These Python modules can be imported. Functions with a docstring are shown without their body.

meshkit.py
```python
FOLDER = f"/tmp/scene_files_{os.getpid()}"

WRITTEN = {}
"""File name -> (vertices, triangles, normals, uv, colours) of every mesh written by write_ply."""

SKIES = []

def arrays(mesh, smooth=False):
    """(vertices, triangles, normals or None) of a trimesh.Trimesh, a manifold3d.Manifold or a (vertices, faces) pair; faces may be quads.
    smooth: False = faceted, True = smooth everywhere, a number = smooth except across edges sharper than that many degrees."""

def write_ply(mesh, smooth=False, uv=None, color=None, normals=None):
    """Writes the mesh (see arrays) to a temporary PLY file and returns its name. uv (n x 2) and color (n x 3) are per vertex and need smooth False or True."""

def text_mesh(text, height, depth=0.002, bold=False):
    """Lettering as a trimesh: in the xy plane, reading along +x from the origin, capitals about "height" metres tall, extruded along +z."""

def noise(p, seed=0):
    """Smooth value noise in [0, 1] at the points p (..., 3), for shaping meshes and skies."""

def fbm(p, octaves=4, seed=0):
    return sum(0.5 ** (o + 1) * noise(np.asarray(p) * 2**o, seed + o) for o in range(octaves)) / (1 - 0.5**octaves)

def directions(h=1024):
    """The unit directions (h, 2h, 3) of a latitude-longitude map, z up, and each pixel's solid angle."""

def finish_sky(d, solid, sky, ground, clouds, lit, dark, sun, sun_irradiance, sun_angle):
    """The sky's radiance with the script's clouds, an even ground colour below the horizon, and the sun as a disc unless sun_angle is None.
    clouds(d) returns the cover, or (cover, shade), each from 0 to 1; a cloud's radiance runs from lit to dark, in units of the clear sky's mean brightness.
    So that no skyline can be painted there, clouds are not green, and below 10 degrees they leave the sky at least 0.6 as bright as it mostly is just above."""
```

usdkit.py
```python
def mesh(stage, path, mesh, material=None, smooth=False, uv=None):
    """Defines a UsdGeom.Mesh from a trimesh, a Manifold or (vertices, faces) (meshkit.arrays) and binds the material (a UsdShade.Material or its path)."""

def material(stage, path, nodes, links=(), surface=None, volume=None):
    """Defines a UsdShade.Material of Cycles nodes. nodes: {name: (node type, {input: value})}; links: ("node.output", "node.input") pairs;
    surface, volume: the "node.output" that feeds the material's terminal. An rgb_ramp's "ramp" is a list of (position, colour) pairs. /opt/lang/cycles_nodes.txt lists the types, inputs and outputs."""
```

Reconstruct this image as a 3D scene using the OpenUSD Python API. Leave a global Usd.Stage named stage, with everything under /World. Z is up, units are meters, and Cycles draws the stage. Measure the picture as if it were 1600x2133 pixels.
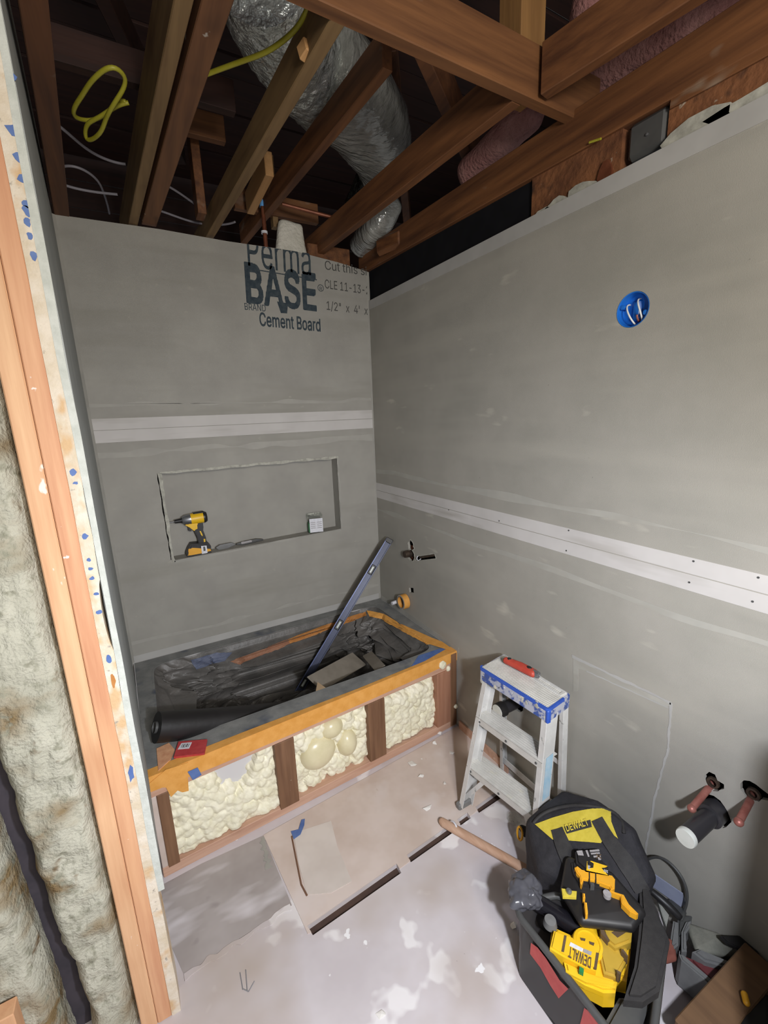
import math, random
import numpy as np
import trimesh
import manifold3d as m3
from shapely.geometry import Polygon, Point, box as sbox
from shapely import affinity, union_all
from pxr import Usd, UsdGeom, UsdLux, UsdShade, Gf, Sdf
import usdkit, meshkit
from meshkit import noise, fbm

stage = Usd.Stage.CreateInMemory()
UsdGeom.SetStageUpAxis(stage, 'Z')
UsdGeom.Xform.Define(stage, '/World')
rng = random.Random(7)

# ---------------------------------------------------------------- camera
CAM = np.array([-1.35141, -2.52178, 1.70771])
ROT = np.array([[0.86893456, 0.13778871, -0.47535986],
                [-0.49362756, 0.17172495, -0.85255051],
                [-0.03584068, 0.97546133, 0.21723405]])
FPX = 908.676
EXPOSURE = 0.2
cam = UsdGeom.Camera.Define(stage, '/World/camera')
mtx = np.eye(4); mtx[:3, :3] = ROT; mtx[:3, 3] = CAM
cam.AddTransformOp().Set(Gf.Matrix4d(*mtx.T.ravel().tolist()))
cam.CreateHorizontalApertureAttr(36.0)
cam.CreateVerticalApertureAttr(36.0 * 2133 / 1600)
cam.CreateFocalLengthAttr(FPX / 1600 * 36.0)
cam.CreateClippingRangeAttr(Gf.Vec2f(0.05, 100))
cam.GetPrim().CreateAttribute('exposure', Sdf.ValueTypeNames.Float).Set(EXPOSURE)

# ---------------------------------------------------------------- lights
def aim(x, pos, target):
    d = np.array(target, float) - np.array(pos, float); d /= np.linalg.norm(d)
    z = -d; up = np.array([0, 0, 1.0]) if abs(z[2]) < .95 else np.array([0, 1.0, 0])
    xx = np.cross(up, z); xx /= np.linalg.norm(xx); yy = np.cross(z, xx)
    m = np.eye(4); m[:3, 0], m[:3, 1], m[:3, 2], m[:3, 3] = xx, yy, z, pos
    x.AddTransformOp().Set(Gf.Matrix4d(*m.T.ravel().tolist()))
# unseen cool lamp right of the camera, its beam aimed down at the floor
wl = UsdLux.SphereLight.Define(stage, '/World/unseen_cool_lamp')
wl.CreateRadiusAttr(0.035); wl.CreateIntensityAttr(1800); wl.CreateColorAttr(Gf.Vec3f(.84, .89, 1.0))
sh = UsdLux.ShapingAPI.Apply(wl.GetPrim()); sh.CreateShapingConeAngleAttr(72.0); sh.CreateShapingConeSoftnessAttr(.9)
aim(wl, (-1.0, -2.72, 1.52), (-.62, -1.0, .12))
# unseen warm lamp, placed to light the walls and the framing softly
bl = UsdLux.SphereLight.Define(stage, '/World/unseen_soft_lamp')
bl.CreateRadiusAttr(0.06); bl.CreateIntensityAttr(40); bl.CreateColorAttr(Gf.Vec3f(1.0, .95, .86))
bl.AddTranslateOp().Set(Gf.Vec3d(-1.02, -2.76, 1.60))
# unseen warm lamp behind the camera, placed to light walls and joists
rl = UsdLux.RectLight.Define(stage, '/World/unseen_rear_lamp')
rl.CreateWidthAttr(.5); rl.CreateHeightAttr(.5); rl.CreateIntensityAttr(40); rl.CreateColorAttr(Gf.Vec3f(1.0, .95, .87))
aim(rl, (-1.05, -3.4, 2.05), (-.5, -.5, 1.45))
dome = UsdLux.DomeLight.Define(stage, '/World/ambient_light')
dome.CreateIntensityAttr(.05); dome.CreateColorAttr(Gf.Vec3f(.96, .97, 1.0))

# ---------------------------------------------------------------- helpers: colour, materials
def lin(r, g, b):
    f = lambda c: c / 12.92 if c <= .04045 else ((c + .055) / 1.055) ** 2.4
    return tuple(f(c / 255.0) for c in (r, g, b))
MATS = {}
def M(name, c1, c2=None, scale=6, stretch=(1, 1, 1), rough=.6, metal=0., spots=(), bump=None, lo=.35, hi=.65, spec=.5, detail=4, **pb):
    """a stained surface: two tones mixed by noise, optional spots [(colour, scale, lo, hi, stretch)], optional bump (strength, scale, distance)"""
    path = '/World/Looks/' + name
    c1 = lin(*c1); c2 = lin(*(c2)) if c2 is not None else None
    n = {'p': ('principled_bsdf', {'roughness': rough, 'metallic': metal, 'specular_ior_level': spec, **pb})}
    l = []
    n['g'] = ('geometry', {})
    if c2 is None and not spots:
        n['p'][1]['base_color'] = c1
    else:
        n['m'] = ('mapping', {'scale': stretch}); l.append(('g.position', 'm.vector'))
        n['n'] = ('noise_texture', {'scale': scale, 'detail': detail, 'roughness': .6}); l.append(('m.vector', 'n.vector'))
        n['r'] = ('rgb_ramp', {'ramp': [(lo, c1), (hi, c2 or c1)]}); l.append(('n.fac', 'r.fac'))
        out = 'r.color'
        for i, s in enumerate(spots):
            col, sc, a, b = s[:4]; st = s[4] if len(s) > 4 else (1, 1, 1)
            n[f'm{i}'] = ('mapping', {'scale': st, 'location': (3.1 * i + 1.7, 1.3 * i, .7 * i)}); l.append(('g.position', f'm{i}.vector'))
            n[f'n{i}'] = ('noise_texture', {'scale': sc, 'detail': 3, 'roughness': .55}); l.append((f'm{i}.vector', f'n{i}.vector'))
            n[f'r{i}'] = ('rgb_ramp', {'ramp': [(a, (0, 0, 0)), (b, (1, 1, 1))]}); l.append((f'n{i}.fac', f'r{i}.fac'))
            n[f'x{i}'] = ('mix', {'color2': lin(*col)}); l += [(out, f'x{i}.color1'), (f'r{i}.color', f'x{i}.fac')]
            out = f'x{i}.color'
        l.append((out, 'p.base_color'))
    if bump:
        st, sc, ds = bump[:3]; bs = bump[3] if len(bump) > 3 else (1, 1, 1)
        n['bm'] = ('mapping', {'scale': bs}); l.append(('g.position', 'bm.vector'))
        n['bn'] = ('noise_texture', {'scale': sc, 'detail': 3}); l.append(('bm.vector', 'bn.vector'))
        n['b'] = ('bump', {'strength': st, 'distance': ds}); l += [('bn.fac', 'b.height'), ('b.normal', 'p.normal')]
    MATS[name] = usdkit.material(stage, path, n, l, surface='p.BSDF')
    return MATS[name]

def wood(name, dark, light, axis, spots=(), rough=.65, ring=26):
    st = [1, 1, 1]; st['xyz'.index(axis)] = .06
    return M(name, dark, light, scale=ring, stretch=tuple(st), rough=rough, spots=spots, lo=.30, hi=.70, bump=(.35, 60, .002, tuple(st)))
WHITE = (214, 208, 200)
# cement board: grey with thin-set smears along the wall
board_spots_x = [((144, 141, 132), 3.0, .50, .75, (.35, 1, 2.6)), ((164, 160, 150), 26, .70, .80, (.6, .6, 1))]
board_spots_y = [((164, 160, 150), 2.4, .48, .75, (1, .35, 2.8)), ((182, 177, 165), 9, .66, .76, (1, .4, 1.2)), ((120, 118, 112), 60, .74, .80)]
cb_back = M('cement_board_back', (150, 147, 140), (160, 157, 149), scale=4, rough=.9, spots=board_spots_x, bump=(.25, 420, .0015), spec=.2)
cb_right = M('cement_board_right', (150, 147, 138), (160, 156, 147), scale=3, rough=.9, spots=board_spots_y, bump=(.3, 420, .0015), spec=.2)
cb_left = M('cement_board_left', (158, 162, 160), (170, 173, 170), scale=4, rough=.9, bump=(.25, 420, .0015), spec=.2)
joint_white = M('joint_white', (186, 182, 178), (198, 194, 190), scale=3, rough=.85, spots=[((170, 165, 158), 4, .55, .75, (.4, .4, 3))], spec=.2)
joint_dim = M('joint_grey', (150, 148, 141), (165, 162, 154), scale=5, rough=.9, spec=.2)
joint_mid = M('joint_mid', (164, 162, 158), (174, 172, 168), scale=5, rough=.9, spec=.2)
smear_b = M('thinset_smear_back', (158, 155, 148), (166, 163, 155), scale=9, rough=.9, spec=.2)
smear_r = M('thinset_smear_right', (160, 158, 150), (168, 165, 156), scale=9, rough=.9, spec=.2, spots=[((156, 152, 142), 12, .5, .7, (1, .3, 1))])
niche_m = M('niche_board', (152, 149, 142), (161, 158, 150), scale=5, rough=.9, bump=(.2, 420, .0015), spec=.2)
plaster_edge = M('plaster_edge', (186, 184, 172), (150, 148, 138), scale=30, rough=.9, spec=.2)
black_void = M('cavity_black', (16, 15, 14), rough=.95, spec=.1)
felt = M('black_felt', (14, 14, 18), (20, 20, 24), scale=12, rough=.85, spec=.2)
ink = M('printed_ink', (52, 62, 70), (72, 80, 84), scale=40, rough=.9, spec=.1)
ink2 = M('printed_dots', (72, 72, 70), (92, 90, 86), scale=160, rough=.9, spec=.1)
w_y = wood('joist_wood_y', (76, 43, 22), (128, 82, 46), 'y', [((150, 136, 118), 7, .66, .78, (1, .5, 1)), ((60, 36, 20), 5, .62, .75, (1, .3, 1))])
w_y2 = wood('joist_wood_pale', (104, 79, 49), (140, 112, 74), 'y', [((96, 66, 40), 6, .58, .75, (1, .4, 1))])
w_yd = wood('joist_wood_dark', (72, 42, 26), (106, 66, 38), 'y', [((136, 124, 110), 9, .68, .78)])
w_yd2 = wood('joist_wood_spotted', (92, 58, 36), (128, 86, 54), 'y', [((196, 188, 176), 16, .70, .74), ((60, 38, 24), 6, .62, .75, (1, .3, 1))])
w_x = wood('beam_wood_x', (82, 49, 26), (130, 86, 50), 'x', [((160, 146, 130), 8, .62, .78, (.5, 1, 1)), ((70, 42, 24), 5, .64, .75, (.4, 1, 1))])
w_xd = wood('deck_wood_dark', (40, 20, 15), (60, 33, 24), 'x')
w_post = wood('post_wood', (120, 84, 46), (150, 110, 64), 'z', [((180, 170, 150), 16, .72, .8)])
w_old = M('old_header_wood', (92, 54, 30), (132, 84, 50), scale=9, rough=.85, spots=[((190, 180, 160), 22, .68, .74), ((48, 28, 18), 10, .6, .7)], bump=(.8, 50, .006))
w_stud = wood('stud_wood', (204, 154, 114), (226, 182, 140), 'z', [((236, 222, 208), 26, .70, .73, (1, 1, .5)), ((178, 112, 72), 4, .55, .8, (1, 1, .3))], ring=40)
w_stud2 = wood('stud_wood_red', (196, 138, 102), (220, 170, 130), 'z', [((236, 224, 212), 30, .70, .73), ((224, 176, 130), 4, .5, .8, (1, 1, .3))], ring=40)
w_frame = wood('frame_wood', (184, 142, 118), (206, 168, 144), 'x', [((226, 214, 200), 14, .70, .78), ((150, 108, 84), 6, .6, .75, (.4, 1, 1))], ring=34)
w_fstud = wood('frame_stud_wood', (104, 72, 50), (136, 100, 72), 'z', [((190, 176, 160), 40, .745, .77)], ring=34)
w_fpost = wood('frame_post_wood', (150, 104, 80), (176, 130, 104), 'z', [((222, 214, 200), 22, .72, .76)], ring=34)
w_block = wood('block_wood', (168, 124, 78), (192, 148, 98), 'y')
w_stick = wood('stick_wood', (176, 138, 112), (200, 166, 142), 'y', ring=40)
w_ply = M('plywood', (198, 180, 168), (212, 197, 188), scale=5, rough=.8, spots=[((214, 202, 196), 5, .55, .72), ((156, 124, 100), 14, .70, .8, (1, .4, 1)), ((232, 226, 222), 30, .74, .76)], bump=(.15, 60, .002))
floor_m = M('floor_concrete', (198, 190, 192), (211, 204, 206), scale=3, rough=.75, spots=[((232, 228, 228), 5, .585, .62), ((182, 168, 158), 2.4, .52, .75), ((240, 238, 238), 16, .71, .73), ((150, 140, 134), 45, .765, .79)], bump=(.15, 50, .003))
floor_grey = M('floor_grey_sheet', (158, 149, 145), (176, 168, 165), scale=4, rough=.8, spots=[((212, 206, 208), 5, .54, .68, (.5, 1.5, 1)), ((116, 108, 106), 6, .6, .75)])
patch_m = M('hardboard_patch', (202, 191, 182), (214, 204, 196), scale=6, rough=.75)
shim_m = M('old_paint_strip', (206, 190, 164), (222, 210, 192), scale=20, rough=.8, spots=[((206, 172, 130), 16, .56, .66, (1, 1, .6)), ((160, 150, 136), 50, .66, .74)], bump=(.6, 120, .003))
board_edge_m = M('board_edge', (186, 189, 180), (202, 204, 196), scale=30, rough=.85, bump=(.6, 90, .003))
wool = M('mineral_wool', (170, 167, 150), (190, 187, 170), scale=9, rough=1., spots=[((130, 110, 78), 5, .52, .70, (1, 1, 1.5)), ((146, 144, 126), 40, .54, .70), ((112, 90, 62), 18, .64, .76)], bump=(.9, 130, .006), spec=.1)
pink = M('pink_fibreglass', (158, 112, 108), (178, 134, 128), scale=9, rough=1., bump=(.9, 80, .01), spec=.05)
white_wool = M('white_wool', (196, 192, 178), (214, 210, 198), scale=9, rough=1., bump=(.8, 60, .01), spec=.05)
foam_m = M('spray_foam', (226, 220, 190), (240, 235, 212), scale=18, rough=.55, bump=(.4, 110, .004), subsurface_weight=.0)
foam_skin = M('foam_skin', (214, 204, 164), (226, 216, 180), scale=10, rough=.3)
tub_white = M('tub_acrylic', (206, 204, 204), rough=.35)
film = M('black_film', (82, 80, 77), (106, 102, 98), scale=7, rough=.5, spec=.6, bump=(.5, 30, .006))
film_rim = M('film_over_rim', (112, 113, 112), (134, 134, 131), scale=14, rough=.55, spots=[((66, 74, 90), 5, .58, .7)], bump=(.4, 50, .003))
roll_m = M('black_roll', (22, 20, 20), (30, 28, 28), scale=9, rough=.5, bump=(.3, 30, .003))
or_tape = M('orange_tape', (214, 150, 66), (226, 164, 84), scale=22, rough=.6, bump=(.3, 90, .001))
or_tape2 = M('orange_tape_dim', (176, 116, 56), (190, 130, 70), scale=22, rough=.6)
bl_tape = M('blue_tape', (76, 102, 160), (94, 120, 172), scale=22, rough=.6)
alu = M('aluminium', (206, 205, 202), (222, 221, 218), scale=14, rough=.42, metal=.18, spots=[((214, 212, 206), 20, .62, .68), ((140, 140, 138), 30, .66, .74)])
alu_tread = M('aluminium_tread', (200, 198, 192), (216, 214, 208), scale=14, rough=.45, metal=.15, spots=[((212, 208, 192), 12, .64, .74)])
cap_blue = M('ladder_blue', (44, 82, 176), (52, 92, 186), scale=30, rough=.5)
cap_paint = M('ladder_blue_paint_spattered', (60, 84, 150), (176, 178, 190), scale=26, rough=.6, lo=.42, hi=.5, spots=[((214, 208, 184), 18, .60, .66), ((90, 96, 110), 30, .64, .7), ((230, 230, 232), 40, .66, .69)])
red_h = M('red_handle', (176, 62, 48), (188, 74, 58), scale=20, rough=.5)
abs_m = M('black_pipe', (44, 43, 46), (52, 50, 52), scale=12, rough=.35)
cap_w = M('pipe_cap_white', (204, 206, 196), (216, 216, 208), scale=20, rough=.5)
copper = M('copper', (146, 86, 76), (170, 110, 98), scale=30, rough=.45, metal=.4)
copper_d = M('copper_dark', (110, 62, 42), (132, 78, 54), scale=30, rough=.5, metal=.4)
bronze = M('dark_bronze', (54, 44, 38), (84, 70, 58), scale=40, rough=.5, metal=.4)
blue_box = M('blue_box', (30, 106, 196), (36, 114, 206), scale=9, rough=.35)
wire_w = M('wire_white', (214, 214, 210), rough=.5)
wire_g = M('wire_grey', (128, 124, 130), rough=.5)
wire_y = M('wire_yellow', (160, 154, 40), (174, 168, 56), scale=14, rough=.45)
foil = M('duct_foil', (196, 202, 198), (222, 226, 222), scale=9, rough=.22, metal=.5, bump=(1., 26, .03, (1, 1, 1)))
foil_wrap = M('duct_clear_wrap', (150, 150, 144), (180, 180, 174), scale=9, rough=.13, metal=.3, bump=(.8, 9, .02, (1, 5, 2)))
foil_dark = M('duct_black_wrap', (38, 40, 38), (64, 66, 62), scale=9, rough=.2, metal=.3, bump=(1., 30, .04))
yel = M('tool_yellow', (232, 184, 30), (238, 192, 40), scale=12, rough=.42)
yel_dim = M('tool_yellow_clear', (176, 144, 48), (190, 156, 60), scale=12, rough=.35)
yel_or = M('tool_orange_yellow', (222, 158, 34), (230, 168, 44), scale=12, rough=.45)
yel_fab = M('bag_yellow', (196, 176, 54), (206, 186, 66), scale=60, rough=.8)
nylon = M('bag_nylon', (34, 33, 37), (44, 42, 46), scale=60, rough=.8, bump=(.4, 400, .001))
nylon_b = M('bag_web', (42, 40, 40), (50, 48, 47), scale=60, rough=.75, bump=(.4, 300, .001))
blk = M('tool_black', (30, 29, 30), (38, 36, 36), scale=20, rough=.45)
blk_gl = M('tool_black_gloss', (26, 25, 30), rough=.18)
grey_pl = M('grey_plastic', (106, 106, 106), (122, 122, 120), scale=14, rough=.5)
grey_dk = M('grey_dark', (70, 70, 70), (80, 80, 78), scale=14, rough=.5)
tote_side = M('tote_side', (96, 88, 82), (112, 104, 97), scale=8, rough=.3, bump=(.4, 12, .01))
red_fab = M('tote_red', (186, 70, 68), (196, 84, 80), scale=30, rough=.55)
red_dk = M('red_dark', (96, 44, 48), (110, 54, 56), scale=20, rough=.5)
red_pk = M('packet_red', (176, 56, 58), (190, 72, 72), scale=40, rough=.5)
label_w = M('label_white', (222, 222, 226), (206, 206, 212), scale=120, rough=.6)
label_g = M('label_grey', (150, 146, 146), (164, 160, 160), scale=120, rough=.6)
green = M('box_green', (34, 118, 66), (44, 134, 78), scale=60, rough=.5)
steel = M('steel', (140, 142, 146), (160, 162, 165), scale=14, rough=.35, metal=.8)
level_m = M('level_blue_grey', (48, 54, 78), (58, 64, 88), scale=12, rough=.4, metal=.2)
vial_m = M('vial', (206, 212, 206), rough=.2)
cardb = M('cardboard', (120, 112, 100), (138, 130, 118), scale=9, rough=.85)
tan_m = M('tan_paper', (176, 150, 118), rough=.85)
debris_m = M('debris', (228, 224, 218), rough=.8)
pencil = M('pencil_grey', (140, 138, 140), rough=.9)
dark_slot = M('slot_dark_wood', (62, 46, 40), (78, 58, 48), scale=20, rough=.9)
crack_m = M('crack_brown', (120, 88, 68), rough=.9)
clear_n = {'t': ('transparent_bsdf', {'color': (.93, .94, .93)}), 'gl': ('glossy_bsdf', {'color': (.9, .9, .9), 'roughness': .08}), 'mx': ('mix_closure', {'fac': .10})}
clear = usdkit.material(stage, '/World/Looks/clear_plastic', clear_n, [('t.BSDF', 'mx.closure1'), ('gl.BSDF', 'mx.closure2')], surface='mx.closure')
smoke_n = {'t': ('transparent_bsdf', {'color': (.30, .29, .30)}), 'gl': ('principled_bsdf', {'base_color': (.09, .085, .085), 'roughness': .2}), 'mx': ('mix_closure', {'fac': .55})}
smoke = usdkit.material(stage, '/World/Looks/smoked_plastic', smoke_n, [('t.BSDF', 'mx.closure1'), ('gl.BSDF', 'mx.closure2')], surface='mx.closure')

# ---------------------------------------------------------------- helpers: places and meshes
def at(px, py, ax, v):
    """the point where the photograph's pixel meets the plane x, y or z = v"""
    d = ROT @ np.array([(px - 800) / FPX, -(py - 1066.5) / FPX, -1.0])
    i = 'xyz'.index(ax)
    return CAM + d * (v - CAM[i]) / d[i]
V = lambda *a: np.array(a, float)
def cat(*ms):
    ms = [m for m in ms if m is not None]
    return trimesh.util.concatenate(ms)
def tm(man):
    m = man.to_mesh(); return trimesh.Trimesh(np.array(m.vert_properties)[:, :3], np.array(m.tri_verts), process=False)
def unit(v): v = np.asarray(v, float); return v / np.linalg.norm(v)
def prism(poly, o, u, v, n, t):
    """polygon in the plane o + a u + b v, thickened along n by t"""
    if not isinstance(poly, Polygon) and not hasattr(poly, 'geoms'): poly = Polygon(poly)
    ms = []
    for g in getattr(poly, 'geoms', [poly]):
        if g.is_empty or g.area < 1e-9: continue
        m = trimesh.creation.extrude_polygon(g, 1.0, engine='earcut')
        p = m.vertices; u_, v_, n_ = (np.asarray(a, float) for a in (u, v, n))
        m.vertices = np.asarray(o) + p[:, :1] * u_ + p[:, 1:2] * v_ + p[:, 2:] * n_ * t
        ms.append(m)
    m = cat(*ms); trimesh.repair.fix_normals(m); return m
def box(a, b, c=.0):
    """box between two corners with chamfered edges c"""
    a, b = np.minimum(a, b).astype(float), np.maximum(a, b).astype(float)
    if c <= 0:
        m = trimesh.creation.box(b - a); m.apply_translation((a + b) / 2); return m
    h = (b - a) / 2; c = min(c, h.min() * .95); pts = []
    for sx in (-1, 1):
        for sy in (-1, 1):
            for sz in (-1, 1):
                s = np.array([sx, sy, sz])
                for k in range(3):
                    q = h - c; q[k] = h[k]; pts.append(s * q)
    m = trimesh.convex.convex_hull(np.array(pts)); m.apply_translation((a + b) / 2); return m
def frame(d, up=(0, 0, 1)):
    d = unit(d); up = np.asarray(up, float)
    if abs(d @ unit(up)) > .98: up = V(0, 1, 0)
    s = unit(np.cross(d, up)); return d, s, np.cross(s, d)
def beam(p0, p1, w, h, c=.003, up=(0, 0, 1), anchor=0.):
    """bar from p0 to p1, w wide and h high (along up); anchor: -1 puts p on its bottom face, 0 in the middle, 1 on the top"""
    p0, p1 = V(*p0), V(*p1); d, s, u = frame(p1 - p0, up)
    L = np.linalg.norm(p1 - p0)
    m = box((-w / 2, -h / 2, 0), (w / 2, h / 2, L), c)
    p = m.vertices.copy()
    m.vertices = p0 - u * h / 2 * anchor + p[:, :1] * s + p[:, 1:2] * u + p[:, 2:] * d
    trimesh.repair.fix_normals(m); return m
def tube(pts, r, sides=10, closed=False):
    pts = np.asarray(pts, float); n = len(pts); r = np.broadcast_to(r, n)
    tg = np.gradient(pts, axis=0) if not closed else np.roll(pts, -1, 0) - np.roll(pts, 1, 0)
    tg /= np.linalg.norm(tg, axis=1, keepdims=True)
    a = V(0, 0, 1) if abs(tg[0, 2]) < .9 else V(1, 0, 0)
    s = unit(np.cross(tg[0], a)); rings = []
    th = np.linspace(0, 2 * np.pi, sides, endpoint=False)
    for i in range(n):
        s = unit(s - tg[i] * (s @ tg[i])); b = np.cross(tg[i], s)
        rings.append(pts[i] + r[i] * (np.cos(th)[:, None] * s + np.sin(th)[:, None] * b))
    v = np.vstack(rings); f = []
    for i in range(n if closed else n - 1):
        for j in range(sides):
            a0, a1 = i * sides + j, i * sides + (j + 1) % sides
            b0, b1 = ((i + 1) % n) * sides + j, ((i + 1) % n) * sides + (j + 1) % sides
            f += [[a0, b0, b1], [a0, b1, a1]]
    if not closed:
        v = np.vstack([v, pts[0], pts[-1]]); k = len(v) - 2
        for j in range(sides):
            f += [[k, j, (j + 1) % sides], [k + 1, (n - 1) * sides + (j + 1) % sides, (n - 1) * sides + j]]
    m = trimesh.Trimesh(v, f, process=False); trimesh.repair.fix_normals(m); return m
def spline(ctrl, n=40):
    ctrl = np.asarray(ctrl, float)
    from scipy.interpolate import CubicSpline
    t = np.r_[0, np.cumsum(np.linalg.norm(np.diff(ctrl, axis=0), axis=1))]
    return CubicSpline(t, ctrl)(np.linspace(0, t[-1], n))
def lathe(prof, o, axis, sides=24):
    """profile [(radius, distance along the axis)] turned about the axis"""
    d, s, u = frame(axis); th = np.linspace(0, 2 * np.pi, sides, endpoint=False); v = []; f = []
    for r, h in prof:
        v.append(np.asarray(o) + d * h + max(r, 1e-5) * (np.cos(th)[:, None] * s + np.sin(th)[:, None] * u))
    v = np.vstack(v); n = len(prof)
    for i in range(n - 1):
        for j in range(sides):
            a, b = i * sides + j, i * sides + (j + 1) % sides
            f += [[a, b, b + sides], [a, b + sides, a + sides]]
    m = trimesh.Trimesh(v, f, process=False); m.merge_vertices(); trimesh.repair.fix_normals(m); return m
def ellipsoid(c, r, sub=3):
    m = trimesh.creation.icosphere(sub, 1.0); m.vertices = m.vertices * np.asarray(r) + np.asarray(c); return m
def hull(*pts): return trimesh.convex.convex_hull(np.vstack(pts))
def rhull(pts, r, sub=1):
    """rounded convex body: hull of small spheres at pts"""
    s = trimesh.creation.icosphere(sub, r).vertices
    return trimesh.convex.convex_hull(np.vstack([s + np.asarray(p) for p in pts]))
def grid(P):
    """quad grid of points (n, m, 3) as a mesh"""
    n, m = P.shape[:2]; i = np.arange(n * m).reshape(n, m)
    a, b, c, d = (x.ravel() for x in (i[:-1, :-1], i[1:, :-1], i[1:, 1:], i[:-1, 1:]))
    return trimesh.Trimesh(P.reshape(-1, 3), np.vstack([np.c_[a, b, c], np.c_[a, c, d]]), process=False)
def rot(m, deg, axis, o=(0, 0, 0)):
    m = m.copy(); m.apply_transform(trimesh.transformations.rotation_matrix(math.radians(deg), axis, o)); return m
def mv(m, t): m = m.copy(); m.apply_translation(t); return m

# ---------------------------------------------------------------- helpers: things and parts
USED = {}
def numbered(parent, name):
    k = parent + '/' + name; i = USED.get(k, -1) + 1; USED[k] = i
    return k if i == 0 else f'{k}_{i:03d}'
class Thing:
    def __init__(s, name, label=None, cat=None, group=None, kind=None):
        s.path = numbered('/World', name); s.x = UsdGeom.Xform.Define(stage, s.path); s.items = []
        p = s.x.GetPrim()
        for k, v in (('label', label), ('category', cat), ('group', group), ('kind', kind)):
            if v: p.SetCustomDataByKey(k, v)
        s.loc = None
    def add(s, name, mesh, mat, smooth=False, parent=None, label=None, kind=None, tag=None):
        if mesh is None or len(mesh.faces) == 0: return None
        path = numbered(parent or s.path, name); s.items.append((path, mesh, mat, smooth, label, kind)); return path
    def done(s):
        b = np.vstack([np.asarray(m.bounds) for _, m, *_ in s.items]); lo, hi = b.min(0), b.max(0)
        s.loc = V((lo[0] + hi[0]) / 2, (lo[1] + hi[1]) / 2, lo[2])
        s.x.AddTranslateOp().Set(Gf.Vec3d(*s.loc.tolist()))
        for path, m, mat, sm, label, kind in s.items:
            q = m.copy(); q.vertices = np.asarray(q.vertices) - s.loc
            g = usdkit.mesh(stage, path, q, mat, smooth=sm)
            if label: g.GetPrim().SetCustomDataByKey('label', label)
            if kind: g.GetPrim().SetCustomDataByKey('kind', kind)
        return s
def single(name, mesh, mat, label, cat, smooth=False, group=None, kind=None):
    path = numbered('/World', name); b = np.asarray(mesh.bounds); loc = V(*((b[0] + b[1]) / 2)[:2], b[0][2])
    q = mesh.copy(); q.vertices = np.asarray(q.vertices) - loc
    g = usdkit.mesh(stage, path, q, mat, smooth=smooth); g.AddTranslateOp().Set(Gf.Vec3d(*loc.tolist()))
    for k, v in (('label', label), ('category', cat), ('group', group), ('kind', kind)):
        if v: g.GetPrim().SetCustomDataByKey(k, v)
    return g

# ================================================================ SETTING
X, Y, Z = V(1, 0, 0), V(0, 1, 0), V(0, 0, 1)
ZT, ZR = 2.603, 2.385                       # tops of the back and of the right wall
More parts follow.
